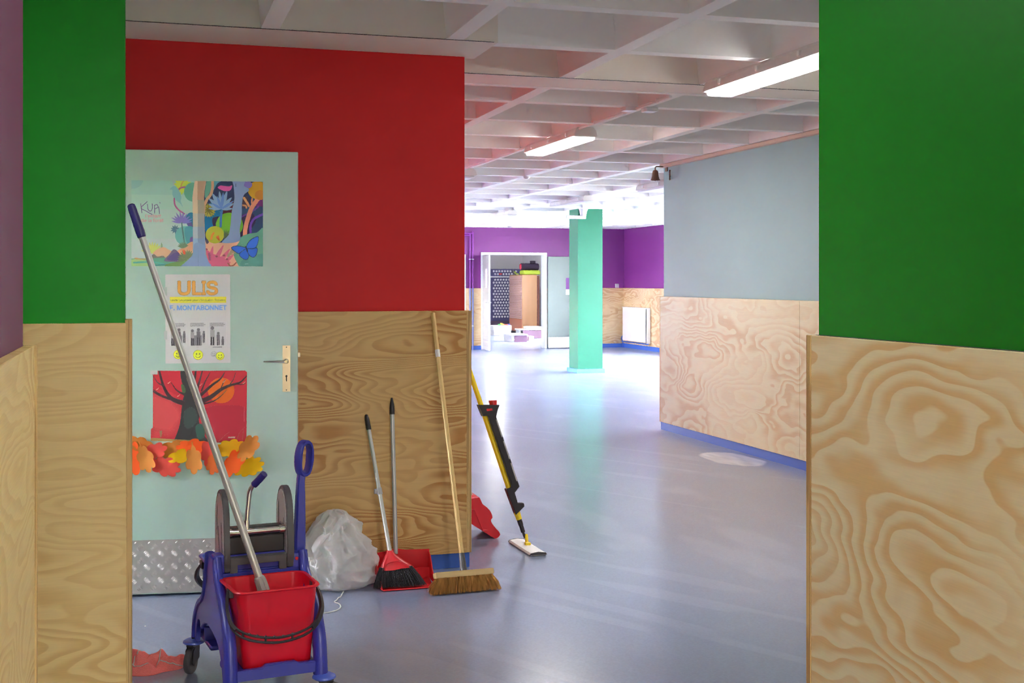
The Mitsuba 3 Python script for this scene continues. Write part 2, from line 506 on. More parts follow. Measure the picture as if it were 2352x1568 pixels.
# hall
struct('wall_front', box(1.98, 4.8, 2.6, 2.8, 0, ZC), 'm_white_wall')
w = struct('wall_side', box(4.825, 10.6, 2.6, 10.93, 0, ZC - 0.03), 'm_blue_wall', 'pale blue painted wall with plywood wainscot')
for y0, y1 in ((2.8, 5.84), (5.842, 8.298), (8.30, 10.955)):
    wainscot(w, 4.79, 4.815, y0, y1, 'm_plywood_side', 0.075)
part(w, 'batten', box(4.815, 4.825, 2.8, 10.93, 0.08, WT - 0.01), 'm_plywood_edge')
part(w, 'plywood_panel', cbox(4.79, 10.0, 10.93, 10.955, 0.075, WT, 0.001), 'm_plywood_edge')
struct('baseboard_side', cat(box(4.80, 4.826, 2.8, 10.94, 0, 0.082), box(4.80, 10.0, 10.92, 10.945, 0, 0.082)), 'm_blue_base')
struct('trim_2', cbox(4.785, 4.83, 2.8, 10.95, ZC - 0.035, ZC - 0.002, 0.004), plastic('m_trim_beige', [0.62, 0.47, 0.38], 0.6, 0.3), 'beige trim under the coffered ceiling')
# far hall
w = struct('wall_back', cat(box(0, 6.80, 24.78, 24.98, 0, ZC), box(8.17, 10.6, 24.78, 24.98, 0, ZC), box(6.80, 8.17, 24.78, 24.98, 2.03, ZC)), 'm_purple', 'purple painted back wall with plywood wainscot')
wainscot(w, 0, 6.76, 24.755, 24.78, 'm_plywood_far', 0.085)
wainscot(w, 8.22, 9.99, 24.755, 24.78, 'm_plywood_far', 0.085)
struct('baseboard_back', cat(box(0, 6.76, 24.76, 24.79, 0, 0.09), box(8.22, 10.0, 24.76, 24.79, 0, 0.09), box(9.97, 9.99, 22.2, 24.78, 0, 0.09)), 'm_blue_base')
WINS = [(11.5, 14.1), (14.3, 16.9), (17.1, 19.7), (19.9, 22.2)]
WZ0, WZ1 = 0.75, 2.48
segs = [box(10.0, 10.25, 10.93, 24.98, 0, WZ0), box(10.0, 10.25, 10.93, 24.98, WZ1, ZC + 0.3)]
edges = [10.93] + [e for a in WINS for e in a] + [24.98]
for a, b in zip(edges[0::2], edges[1::2]):
    segs.append(box(10.0, 10.25, a, b, WZ0, WZ1))
w = struct('wall_east', cat(*segs), 'm_purple', 'purple painted wall with windows and a radiator')
wainscot(w, 9.975, 10.0, 22.3, 24.78, 'm_plywood_far', 0.085)
WIN3 = [(19.0, 23.6)]
WIN2 = [(25.6, 28.2)]
for X0, y0, y1, WZ0, WZ1 in [(10.05, *q, 0.75, 2.48) for q in WINS] + [(10.75, *q, 0.75, 2.48) for q in WIN2] + [(-0.15, *q, 0.75, 2.48) for q in WIN3] + [(-2.55, 4.85, 5.82, 0.95, 2.12)]:
    fr = [box(X0, X0 + 0.07, y0, y1, WZ0, WZ0 + 0.06), box(X0, X0 + 0.07, y0, y1, WZ1 - 0.06, WZ1)]
    k = 3
    for i in range(k + 1):
        yy = y0 + 0.03 + (y1 - y0 - 0.06) * i / k
        fr.append(box(X0, X0 + 0.07, yy - 0.03, yy + 0.03, WZ0, WZ1))
    wn = struct('window', cat(*fr), 'm_white_plastic')
    for i in range(k):
        ya = y0 + 0.03 + (y1 - y0 - 0.06) * i / k
        yb = y0 + 0.03 + (y1 - y0 - 0.06) * (i + 1) / k
        part(wn, 'pane', ([[X0 + .035, ya + .03, WZ0 + .06], [X0 + .035, yb - .03, WZ0 + .06], [X0 + .035, yb - .03, WZ1 - .06], [X0 + .035, ya + .03, WZ1 - .06]], [[0, 1, 2], [0, 2, 3]]), 'm_pane')
segs = [box(-0.2, 0.0, 12.0, 25.0, 0, WZ0), box(-0.2, 0.0, 12.0, 25.0, WZ1, ZC + 0.3)]
edges = [12.0] + [e for a in WIN3 for e in a] + [25.0]
for a, b in zip(edges[0::2], edges[1::2]):
    segs.append(box(-0.2, 0.0, a, b, WZ0, WZ1))
struct('wall_west', cat(*segs), 'm_purple')
# room behind the far door
WZ0, WZ1 = 0.75, 2.48
segs = [box(10.7, 10.95, 24.98, 34.7, 0, WZ0), box(10.7, 10.95, 24.98, 34.7, WZ1, ZC + 0.3), box(10.0, 10.95, 24.78, 24.98, 0, ZC + .3)]
edges = [24.98] + [e for a in WIN2 for e in a] + [34.7]
for a, b in zip(edges[0::2], edges[1::2]):
    segs.append(box(10.7, 10.95, a, b, WZ0, WZ1))
struct('wall_storeroom', cat(box(5.0, 10.95, 34.5, 34.7, 0, ZC + .3), box(5.0, 5.2, 24.98, 34.7, 0, ZC + .3), *segs), 'm_white_wall')


# ------------------------------------------------------------------ ceiling lamps
def lamp(x, y0, y1, lit, label, group=None, zb=2.502, power=1.0):
    t = thing('ceiling_lamp', label, 'ceiling lamp', group)
    hw = 0.09
    prof = [(-hw, zb + 0.006), (-hw + 0.012, zb), (hw - 0.012, zb), (hw, zb + 0.006), (hw - 0.012, zb + 0.05), (hw - 0.03, zb + 0.071), (-hw + 0.03, zb + 0.071), (-hw + 0.012, zb + 0.05)]
    part(t, 'housing', prism([(x + a, b) for a, b in prof], y0 + 0.012, y1 - 0.012, 'xz'), 'm_lamp_body')
    for ya, yb in ((y0, y0 + 0.02), (y1 - 0.02, y1)):
        part(t, 'end_cap', bprism([(x + a * 1.02, b - 0.0005) for a, b in prof], ya, yb, 'xz', 0.004), 'm_lamp_body')
    d = rbox(x - hw + 0.010, x + hw - 0.010, y0 + 0.022, y1 - 0.022, zb - 0.022, zb + 0.004, 0.012)
    if lit:
        part(t, 'diffuser', d, 'm_white_plastic', 30, 'glowing diffuser', emitter={'type': 'area', 'radiance': rgb([LAMP * power * c for c in LAMP_COL])})
    else:
        part(t, 'diffuser', d, 'm_white_plastic', 30)
    for q in (y0 + 0.2, (y0 + y1) / 2, y1 - 0.2):
        part(t, 'clip', rbox(x - hw - 0.003, x - hw + 0.02, q - 0.012, q + 0.012, zb + 0.02, zb + 0.05, 0.004), 'm_chrome')
    return t


plastic('m_lamp_body', [0.74, 0.70, 0.66], 0.45, 0.4)
XB = 3.10
lamp(XB, 5.03, 6.28, True, 'lit tube lamp nearest the green wall on the coffered ceiling', power=0.36)
lamp(XB, 8.43, 9.68, True, 'lit tube lamp in the middle of the coffered ceiling', power=0.36)
lamp(XB, 11.85, 13.1, False, 'unlit tube lamp beside the edge of the red wall')
lamp(5.60, 15.1, 16.5, False, 'unlit tube lamp above the green column')
lamp(5.60, 12.0, 13.3, False, 'unlit tube lamp beside the small bell')
lamp(5.60, 18.6, 19.9, False, 'unlit tube lamp above the purple back wall')
lamp(8.5, 29.2, 30.45, True, 'lit tube lamp on the storeroom ceiling behind the far door', power=1.0)
# lamps of the corridor behind the camera
lamp(0.80, 2.35, 3.60, True, 'lit tube lamp of the corridor over the viewer', power=0.09)
lamp(0.75, -2.9, -1.65, True, 'lit tube lamp at the end of the corridor behind the viewer', power=2.1)
#@@OBJECTS
# ------------------------------------------------------------------ the open door with its fittings
DH = np.array([-0.246, 5.849]); DU = np.array([0.98940462, -0.14518437]); DN = np.array([-0.14518437, -0.98940462])
MD = mat([DH[0], DH[1], 0], [DU[0], DU[1], 0], [0, 0, 1], [DN[0], DN[1], 0])   # door plane: (along, up, out)
door = struct('door_1', cbox(0.0, 0.930, 0.010, 2.040, -0.040, 0.0, 0.002), 'm_door', 'pale green door standing open against the red wall', M=MD)
part(door, 'edge_strip', cbox(0.930, 0.9325, 0.010, 2.040, -0.038, -0.002, 0.0008), 'm_door_edge', M=MD)
part(door, 'latch', cbox(0.931, 0.943, 1.086, 1.108, -0.028, -0.012, 0.002), 'm_chrome', M=MD, label='chrome latch bolt')
kp = part(door, 'kick_plate', cbox(0.012, 0.918, 0.014, 0.258, 0.0, 0.0022, 0.0006), 'm_metal_plate', M=MD, label='aluminium checker plate')
bars = []
for i in range(31):
    for j in range(9):
        if (i + j) % 2:
            continue
        u, z = 0.010 + i * 0.0305, 0.012 + j * 0.0305
        s = 1 if (i % 2 == 0) else -1
        d, n = np.array([1, s]) / math.sqrt(2), np.array([-s, 1]) / math.sqrt(2)
        for k in range(-2, 3):
            c = np.array([u, z]) + n * k * 0.0066
            h = 0.0118 - 0.0012 * abs(k)
            a, b, l, r = c - d * h, c + d * h, c + n * 0.0026, c - n * 0.0026
            if min(a[0], b[0]) < 0.013 or max(a[0], b[0]) > 0.917 or min(a[1], b[1]) < 0.015 or max(a[1], b[1]) > 0.2575:
                continue
            t = 0.0022
            v = [[*a, t], [*l, t], [*b, t], [*r, t], [*c, t + 0.0022]]
            bars.append((v, [[0, 4, 1], [1, 4, 2], [2, 4, 3], [3, 4, 0]]))
part(kp, 'tread_bars', cat(*[(np.array(v), np.array(f)[:, ::-1]) for v, f in bars]), 'm_metal_plate', M=MD, kind='stuff')
hp = bprism([(0.8627, 0.9276), (0.8985, 0.9276), (0.8985, 1.142), (0.8627, 1.142)], 0.0, 0.009, 'xy', 0.004)
plate = part(door, 'handle_plate', hp, 'm_brass_plate', 30, M=MD, label='chrome handle plate with keyhole')
kh = unary_union([Point(0.8806, 1.000).buffer(0.0048), sbox(0.8783, 0.976, 0.8829, 1.0)])
part(plate, 'keyhole', prism(kh, 0.0088, 0.0094, 'xy'), 'm_black', M=MD)
for z in (0.936, 1.134):
    part(plate, 'screw', lathe([(0, 0), (0.0028, 0), (0.0022, 0.0012), (0, 0.0013)], 10, at=(0.8806, z, 0.009)), 'm_dark_grey', M=MD)
lever = cat(lathe([(0, 0), (0.0115, 0), (0.0115, 0.014), (0.009, 0.020), (0.009, 0.046), (0.0075, 0.05), (0, 0.05)], 20, at=(0.8806, 1.0695, 0.008)),
            sweep(smooth_path([(0.8806, 1.0695, 0.048), (0.86, 1.0700, 0.050), (0.82, 1.0703, 0.049), (0.778, 1.0700, 0.046)], 6), circle(0.0062, 12), scale=np.linspace(1.15, 0.55, 19)[:, None].repeat(2, 1)))
part(door, 'handle', lever, 'm_chrome', 40, M=MD, label='chrome lever handle')
for z in (0.25, 1.05, 1.85):
    part(door, 'hinge', rod((0.0, z - 0.05, 0.006), (0.0, z + 0.05, 0.006), 0.008, n=10), 'm_alu', 40, M=MD)

KD = 1.25      # the prints hang in half shade: paper white against the photographed white


def pc(r, g, b):
    return lin(r, g, b, KD * 1.25)


# ---- poster of a painted forest (drawn in its own 2150 x 1395 units, y down, then laid on the door)
PW, PH = 0.5885, 0.3915
U = lambda x, y: (((x - 80) / 2155.0) * PW, PH - ((y - 108) / 1400.0) * PH)
G = lambda *p: Polygon([U(*q) for q in p]).buffer(0)


def blob(x, y, rx, ry=None, rot=0):
    ry = ry or rx
    p = affinity.rotate(affinity.scale(Point(0, 0).buffer(1, 24), rx, ry), rot)
    return Polygon([U(x + a, y + b) for a, b in p.exterior.coords])


def stroke(pts, w, sub=6):
    P = smooth_path([(x, y, 0) for x, y in pts], sub)[:, :2]
    return Polygon([U(*q) for q in LineString(P).buffer(w / 2, 6).exterior.coords]).buffer(0)


def sm(pts, sub=5):
    return Polygon([U(*q) for q in smooth_path([(x, y, 0) for x, y in pts], sub, True)[:, :2]]).buffer(0)


def leafstroke(x, y, ang, ln, w):
    a = math.radians(ang)
    d, n = np.array([math.cos(a), -math.sin(a)]), np.array([math.sin(a), math.cos(a)])
    c = np.array([x, y])
    return sm([c, c + d * ln * .45 + n * w * .5, c + d * ln, c + d * ln * .45 - n * w * .5])


sheet = sbox(0, 0, PW, PH)
L1 = []
A = lambda g, c: L1.append((g, pc(*c)))
for i, c in enumerate([(150, 178, 170), (160, 184, 174), (168, 184, 178), (172, 184, 180), (178, 184, 184)]):
    A(G((60, 100 + i * 240), (1260, 100 + i * 240), (1260, 1600), (60, 1600)), c)
A(blob(80, 100, 190, 150), (136, 168, 166))
A(G((1260, 100), (2260, 100), (2260, 1520), (1260, 1520)), (28, 34, 64))
A(sm([(1290, 520), (1500, 470), (1700, 520), (1720, 900), (1290, 940)]), (14, 78, 112))
A(sm([(1560, 520), (1740, 430), (1760, 700), (1560, 700)]), (58, 16, 34))
A(sm([(1400, 720), (1560, 700), (1560, 860), (1440, 900)]), (34, 20, 48))
A(G((2040, 520), (2260, 340), (2260, 620), (2100, 560)), (84, 26, 76))
A(sm([(1880, 560), (2060, 520), (2260, 560), (2270, 960), (1900, 1000)]), (30, 48, 74))
A(sm([(1850, 700), (2040, 630), (2120, 740), (2040, 900), (1980, 1010), (1860, 1010)]), (34, 14, 46))
A(stroke([(1880, 690), (1980, 640), (2080, 580), (2160, 520)], 26), (86, 40, 112))
A(stroke([(2030, 960), (2030, 830), (2080, 730), (2160, 680), (2250, 640)], 38), (86, 46, 130))
for a in range(0, 360, 24):
    A(leafstroke(910, 190, a, 150, 54), (176, 184, 68))
A(stroke([(845, 255), (890, 220), (1000, 205)], 26), (150, 76, 120))
A(stroke([(880, 210), (900, 150), (940, 100)], 18), (176, 140, 74))
A(blob(1075, 290, 140, 155), (88, 138, 118))
A(sm([(700, 250), (745, 205), (800, 200), (860, 280), (890, 380), (880, 440), (915, 540), (860, 470), (780, 410), (745, 330), (745, 262)]), (122, 164, 166))
A(stroke([(765, 110), (765, 180)], 22), (160, 168, 170))
A(stroke([(775, 400), (785, 500), (840, 580), (940, 650)], 24), (158, 78, 128))
A(blob(1050, 745, 90, 118), (34, 88, 112))
A(sm([(985, 800), (1060, 800), (1080, 870), (1010, 860)]), (72, 60, 100))
for a, ln in ((8, 170), (22, 190), (40, 180), (60, 180), (80, 185), (98, 190), (118, 190), (136, 170), (152, 190), (170, 165)):
    A(leafstroke(895, 800, a, ln, 34), (120, 104, 166))
A(stroke([(897, 800), (915, 960), (945, 1170)], 24), (84, 110, 112))
for a in range(20, 340, 36):
    A(leafstroke(790, 905, a, 75, 26), (66, 96, 112))
A(blob(960, 1010, 170, 160), (106, 158, 156))
A(sm([(960, 870), (1080, 870), (1100, 1080), (1000, 1150), (950, 1000)]), (76, 134, 144))
A(stroke([(905, 870), (925, 1020), (948, 1175)], 22), (74, 100, 98))
A(blob(1068, 1080, 42, 55), (98, 70, 124))
for a in range(15, 180, 15):
    A(leafstroke(420, 1300, a, 190, 40), (188, 186, 104))
A(sm([(430, 1300), (500, 1230), (590, 1195), (690, 1240), (760, 1290), (720, 1380), (450, 1380)]), (216, 160, 132))
A(sm([(560, 1200), (568, 1120), (588, 1190)]), (120, 130, 100))
A(sm([(800, 1290), (900, 1210), (1080, 1105), (1110, 1300), (960, 1400), (850, 1400)]), (214, 152, 124))
for a in range(30, 160, 16):
    A(leafstroke(920, 1210, a, 100, 26), (98, 116, 92))
A(sm([(380, 1380), (440, 1310), (500, 1350), (600, 1340), (610, 1400), (400, 1400)]), (112, 100, 92))
A(G((60, 1385), (940, 1360), (1120, 1400), (1120, 1540), (60, 1540)), (92, 140, 118))
A(sm([(80, 1400), (300, 1410), (400, 1470), (300, 1520), (80, 1520)]), (150, 172, 118))
A(stroke([(120, 1450), (400, 1440), (600, 1470)], 26), (84, 150, 140))
A(stroke([(420, 1500), (620, 1480), (800, 1490)], 22), (66, 120, 118))
A(sm([(640, 1480), (800, 1440), (960, 1400), (1060, 1440), (1000, 1520), (660, 1530)]), (92, 118, 66))
A(sm([(140, 1370), (260, 1385), (430, 1370), (380, 1400), (160, 1398)]), (164, 128, 84))
A(sm([(610, 1420), (690, 1320), (765, 1232), (840, 1280), (890, 1420), (760, 1435)]), (92, 78, 96))
A(sm([(660, 1400), (760, 1300), (850, 1290), (880, 1410)]), (72, 56, 98))
for a in range(20, 200, 14):
    A(leafstroke(985, 1400, a, 165, 36), (92, 98, 70))
A(sm([(915, 1240), (945, 1250), (960, 1310), (925, 1310)]), (206, 94, 66))
A(sm([(1260, 1110), (1450, 1120), (1700, 1110), (1900, 1110), (1900, 1560), (1260, 1560)]), (208, 154, 132))
for a in range(0, 360, 20):
    A(leafstroke(1340, 590, a, 120, 40), (132, 118, 44))
for a in range(10, 370, 40):
    A(leafstroke(1340, 590, a, 90, 14), (70, 62, 30))
A(sm([(1380, 330), (1480, 150), (1560, 100), (1420, 100), (1360, 260)]), (72, 128, 140))
A(stroke([(1535, 850), (1540, 700), (1560, 540)], 38), (48, 86, 136))
A(blob(1680, 830, 225, 205), (86, 130, 32))
A(stroke([(1535, 850), (1540, 700), (1560, 560)], 38), (50, 88, 138))
for a, ln, w in ((2, 190, 54), (24, 230, 64), (48, 260, 66), (72, 310, 74), (96, 300, 60), (120, 300, 78), (140, 270, 66), (160, 220, 60), (178, 210, 50)):
    A(leafstroke(1545, 565, a, ln, w), (126, 148, 178))
for a, ln, w in ((34, 240, 44), (84, 280, 50), (110, 230, 44), (150, 200, 40)):
    A(leafstroke(1550, 565, a, ln, w), (92, 122, 176))
A(sm([(1485, 215), (1530, 178), (1600, 185), (1680, 190), (1725, 172), (1700, 250), (1620, 272), (1540, 250)]), (198, 86, 148))
A(blob(1440, 990, 152, 142), (168, 160, 54))
A(stroke([(1380, 1060), (1395, 1000), (1420, 960)], 30), (200, 124, 56))
A(sm([(1460, 1030), (1500, 1000), (1520, 1090), (1480, 1060)]), (178, 88, 46))
for a in (95, 108, 122, 136, 150):
    A(leafstroke(1600, 1050, a - 60, 150, 26), (58, 70, 46))
A(sm([(1890, 430), (1960, 350), (2000, 420), (1990, 520), (1900, 540)]), (62, 36, 44))
A(stroke([(1905, 500), (1950, 510), (1960, 540)], 30), (190, 128, 90))
A(stroke([(1920, 380), (1960, 440), (2000, 510)], 40), (196, 138, 98))
A(stroke([(1935, 1010), (1945, 880), (1985, 720), (2050, 540), (2160, 380)], 72), (204, 130, 108))
A(stroke([(2060, 500), (2050, 440), (2055, 390)], 28), (200, 130, 100))
A(blob(2150, 250, 165, 150), (176, 128, 36))
A(blob(2190, 330, 90, 80), (168, 104, 40))
A(blob(1985, 160, 70, 60), (116, 100, 164))
A(sm([(1740, 90), (1930, 90), (1920, 180), (1990, 220), (2000, 260), (1920, 330), (1890, 460), (1880, 700), (1850, 900), (1840, 1090), (1560, 1120), (1660, 1000), (1690, 880), (1720, 600), (1760, 400), (1750, 200)]), (126, 140, 176))
A(stroke([(1782, 150), (1786, 195)], 16), (74, 84, 122))
A(sm([(1285, 1090), (1310, 1060), (1340, 1110), (1310, 1140)]), (70, 60, 80))
A(sm([(1840, 1110), (1880, 1020), (2000, 970), (2130, 950), (2270, 900), (2270, 1540), (1900, 1540), (1800, 1440), (1750, 1300), (1790, 1180)]), (86, 132, 112))
A(sm([(1900, 1400), (2260, 1300), (2260, 1540), (1900, 1540)]), (72, 118, 108))
for a, ln in ((40, 180), (58, 200), (20, 160), (75, 170)):
    for k in range(3):
        A(leafstroke(1640 + 30 * k, 1360 - 40 * k, a - 10 * k, ln - 40, 16), (160, 130, 104))
for x, y, a, ln, w in ((1340, 1500, 78, 330, 70), (1400, 1500, 62, 390, 74), (1470, 1500, 52, 360, 72), (1520, 1510, 40, 300, 70), (1330, 1500, 98, 260, 70), (1540, 1510, 24, 180, 60), (1310, 1480, 112, 260, 54)):
    A(leafstroke(x, y, a, ln, w), (192, 92, 118))
A(sm([(1290, 1250), (1400, 1300), (1560, 1360), (1680, 1430), (1640, 1520), (1340, 1520)]), (188, 88, 116))
for x, y in ((1468, 1345), (1590, 1330), (1640, 1390), (1350, 1330), (1300, 1230)):
    A(blob(x, y, 22, 16), (140, 62, 72))
A(stroke([(1345, 1300), (1355, 1400)], 30), (126, 64, 90))
A(stroke([(1655, 1460), (1690, 1500), (1740, 1495), (1790, 1450)], 22), (140, 70, 56))
A(G((1110, 90), (1165, 90), (1165, 600), (1168, 1520), (1050, 1520), (1090, 1200), (1080, 700), (1070, 380)), (216, 172, 150))
A(G((1155, 90), (1300, 90), (1270, 280), (1262, 430), (1290, 520), (1268, 700), (1280, 1100), (1300, 1320), (1370, 1530), (1150, 1530)), (168, 132, 110))
A(stroke([(1280, 480), (1310, 410), (1370, 330), (1400, 230), (1402, 90)], 46), (190, 146, 120))
A(sm([(1275, 330), (1290, 180), (1320, 90), (1400, 90), (1370, 250), (1300, 390)]), (88, 130, 112))
A(stroke([(1280, 480), (1310, 410), (1370, 330), (1400, 230), (1402, 90)], 46), (190, 146, 120))
for y0, c0, c1 in ((420, (206, 176, 152), (150, 134, 120)), (640, (186, 172, 164), (146, 142, 140)), (860, (170, 172, 184), (134, 140, 156)), (1050, (150, 166, 194), (126, 140, 172)), (1230, (144, 162, 194), (126, 142, 178))):
    A(G((1078, y0), (1165, y0), (1168, 1520), (1085, 1520)), c0)
    A(G((1158, y0), (1266, y0), (1268, 900), (1282, 1100), (1292, 1300), (1168, 1300)), c1)
A(sm([(880, 1530), (960, 1440), (1060, 1340), (1085, 1240), (1100, 1150), (1160, 1120), (1270, 1180), (1290, 1300), (1330, 1420), (1380, 1530), (1130, 1560)]), (130, 146, 182))
A(G((1162, 1120), (1172, 1520), (1166, 1520)), (104, 122, 160))
for wing in ([(1960, 1215), (1880, 1185), (1780, 1175), (1716, 1205), (1770, 1260), (1850, 1300), (1930, 1260)],
             [(1950, 1225), (1850, 1300), (1880, 1360), (1960, 1395), (2000, 1330), (1975, 1250)],
             [(1962, 1205), (1985, 1130), (2050, 1060), (2150, 1018), (2152, 1100), (2115, 1190), (2050, 1240), (1980, 1240)],
             [(1970, 1230), (2060, 1220), (2135, 1210), (2130, 1290), (2085, 1355), (2020, 1330)]):
    A(sm(wing).buffer(0.0022), (24, 28, 60))
    A(sm(wing), (52, 96, 186))
A(stroke([(1945, 1185), (1962, 1215), (1975, 1260)], 20), (26, 28, 56))


def script(strokes, x, y, s, w):
    return [stroke([(x + a * s, y + b * s) for a, b in st], w, 5) for st in strokes]


PUR, PNK = (104, 84, 122), (206, 124, 140)
for g in ([stroke([(232, 490), (250, 640)], 12), stroke([(335, 455), (240, 555), (320, 610), (415, 665)], 13), stroke([(340, 500), (350, 580), (390, 610), (420, 560), (418, 490)], 12),
           unary_union([stroke([(452, 512), (454, 560), (455, 600), (455, 640)], 12), stroke([(454, 518), (482, 502), (506, 512), (505, 545), (460, 575)], 11)]), stroke([(520, 540), (530, 590), (535, 650)], 12), stroke([(538, 468), (546, 476)], 12)]):
    A(g, PUR)


def word(poly, x, y, h, depth=0):
    """Lettering outline from the staged font at (x, y) units of a sheet, capital height h, as one region."""
    m = meshkit.text_mesh(poly, h, 0.001)
    v, f = vf(m)
    low = v[:, 2] < 1e-6
    tris = [Polygon(v[t, :2]) for t in f if low[t].all()]
    return affinity.translate(unary_union([t.buffer(1e-6) for t in tris if t.area > 0]), x, y)


def slanted(g, sk=12):
    return affinity.skew(g, xs=sk, origin=(0, 0))


x, y = U(300, 712); A(word("l'enfant", x, y, 0.0145), PNK)
x, y = U(236, 785); A(word("de la for\u00eat", x, y, 0.0150), PNK)
x, y = U(1930, 1475); A(word("www.", x, y, 0.0052), (190, 205, 200))
m, col = print_mesh((sheet, pc(176, 184, 180)), L1, np.eye(4), 0.0009)


def sheet_body(w, h, t):
    return box(0, w, 0, h, 0, t * 0.9)


def on_door(u, z, rot=0.0, out=0.0006):
    c, s = math.cos(math.radians(rot)), math.sin(math.radians(rot))
    return MD @ mat([u, z, out], [c, s, 0], [-s, c, 0], [0, 0, 1])


Mp = on_door(0.1850, 1.5085, 0.0)
t = thing('poster', 'wide poster of a painted forest with a big blue butterfly on the open door', 'poster')
plastic('m_paper', [0.70, 0.70, 0.68], 0.6, 0.2)
part(t, 'paper', sheet_body(PW, PH, 0.0009), 'm_paper', M=Mp)
part(t, 'print', xf(m, Mp), 'm_vertex', False, color=col)

# ---- class sheet
SW, SH = 0.2905, 0.4080
U2 = lambda x, y: (((x - 340) / 512.0) * SW, SH - ((y - 785) / 695.0) * SH)


def lettered(txt, x, y, h, width=None, bold=False):
    g = word(txt, 0, 0, h)
    if width:
        b = g.bounds
        g = affinity.scale(g, width / (b[2] - b[0]), 1, origin=(0, 0))
        g = affinity.translate(g, -g.bounds[0], 0)
    px, py = U2(x, y)
    g = affinity.translate(g, px, py)
    return g.buffer(bold * 1.0) if bold else g


L2 = []
B = lambda g, c: L2.append((g, pc(*c)))
k = SW / 512.0
for txt, xx, ww in (('U', 442, 92), ('L', 556, 70), ('I', 632, 22), ('S', 668, 82)):
    g = lettered(txt, xx, 942, 0.0595, ww * k, bold=0.0030)
    B(g.buffer(0.0010), (120, 84, 60)); B(g, (230, 150, 76))
B(Polygon([U2(*p) for p in ((378, 962), (818, 962), (818, 1006), (378, 1006))]).buffer(0.001), (216, 192, 62))
B(lettered("Unit\u00e9 Localis\u00e9e pour l'Inclusion Scolaire", 384, 993, 0.0085, 428 * k), (96, 86, 50))
B(lettered('F. MONTABONNET', 376, 1063, 0.0205, 446 * k, bold=0.0011), (112, 148, 200))


def q2(x, y, x1, y1):
    return Polygon([U2(*p) for p in ((x, y), (x1, y), (x1, y1), (x, y1))])


def disc2(x, y, r):
    c = U2(x, y)
    return Point(c).buffer(r * k, 12)


for i, x0 in enumerate((372, 526, 682)):
    B(q2(x0, 1158, x0 + 138, 1344), (196, 190, 192))
    B(q2(x0 + 3, 1161, x0 + 135, 1341), (190, 184, 186) if i < 2 else (186, 180, 184))
    for yy in (1166, 1176, 1186):
        B(q2(x0 + 8, yy, x0 + 128 - 6 * (yy % 4), yy + 5), (128, 120, 124))
    if i < 2:
        B(q2(x0 + 20, 1262, x0 + 100, 1342), (112, 106, 110))
        B(q2(x0 + 64, 1250, x0 + 84, 1342), (132, 126, 130))
    for dx, hy, s in ((26, 1226, 1.0), (74, 1218, 1.05), (116, 1236, 0.7)) if i < 2 else ((28, 1206, 1.2), (74, 1246, 0.9), (110, 1280, 0.7)):
        xx = x0 + dx
        B(disc2(xx, hy, 12 * s), (92, 84, 88))
        B(q2(xx - 14 * s, hy + 12 * s, xx + 14 * s, hy + 60 * s), (150, 142, 144) if dx < 60 else (88, 80, 84))
        B(q2(xx - 12 * s, hy + 58 * s, xx - 2 * s, min(1341, hy + 120 * s)), (44, 36, 42))
        B(q2(xx + 2 * s, hy + 58 * s, xx + 12 * s, min(1341, hy + 120 * s)), (52, 44, 48))
for i, (x0, y0, r) in enumerate(((440, 1410, 38), (596, 1415, 40), (720, 1410, 22), (770, 1425, 34))):
    yel = (222, 206, 60) if i != 2 else (186, 180, 184)
    B(disc2(x0, y0, r), (150, 140, 60) if i != 2 else (150, 146, 148)); B(disc2(x0, y0, r - 3), yel)
    for dx in (-0.3, 0.3):
        B(disc2(x0 + dx * r, y0 - 0.2 * r, 0.14 * r), (84, 76, 50))
    px, py = U2(x0, y0 + 0.05 * r)
    B(Point(px, py).buffer(0.55 * r * k, 12).difference(Point(px, py).buffer(0.45 * r * k, 12)).intersection(sbox(px - r * k, py - r * k, px + r * k, py - 0.15 * r * k)), (84, 76, 50))
px, py = U2(582, 1358); B(affinity.translate(word('OUI', 0, 0, 0.004), px, py), (90, 84, 90))
B(q2(712, 1352, 786, 1358), (120, 112, 118))
m, col = print_mesh((sbox(0, 0, SW, SH), pc(190, 184, 186)), L2, np.eye(4), 0.0009)
Mp = on_door(0.3358, 1.0628, 0.15)
t = thing('poster', 'white class sheet headed ULIS in orange letters on the open door', 'poster')
part(t, 'paper', sheet_body(SW, SH, 0.0009), 'm_paper', M=Mp)
part(t, 'print', xf(m, Mp), 'm_vertex', False, color=col)
plastic('m_tape', [0.66, 0.66, 0.65], 0.2, 0.6)
for a, b in ((0.0, 0.13), (0.0, 0.33)):
    part(t, 'tape', box(-0.006, 0.008, a + b - 0.02, a + b + 0.02, 0.0009, 0.0013), 'm_tape', M=Mp)

# ---- red poster with a bare tree
TW, TH_ = 0.4280, 0.3290
U3 = lambda x, y: (((x - 262) / 860.0) * TW, TH_ - ((y - 113) / 650.0) * TH_)
L3 = []
Cc = lambda g, c: L3.append((g, [0.74 * q for q in pc(*c)]))


def st3(pts, w0, w1):
    P = smooth_path([(x, y, 0) for x, y in pts], 6)[:, :2]
    ws = np.linspace(w0, w1, len(P)) / 2
    t_ = np.gradient(P, axis=0); t_ /= np.linalg.norm(t_, axis=1, keepdims=True); n_ = np.stack([-t_[:, 1], t_[:, 0]], 1)
    return Polygon([U3(*q) for q in np.vstack([P + n_ * ws[:, None], (P - n_ * ws[:, None])[::-1]])]).buffer(0)


def sm3(pts):
    return Polygon([U3(*q) for q in smooth_path([(x, y, 0) for x, y in pts], 5, True)[:, :2]]).buffer(0)


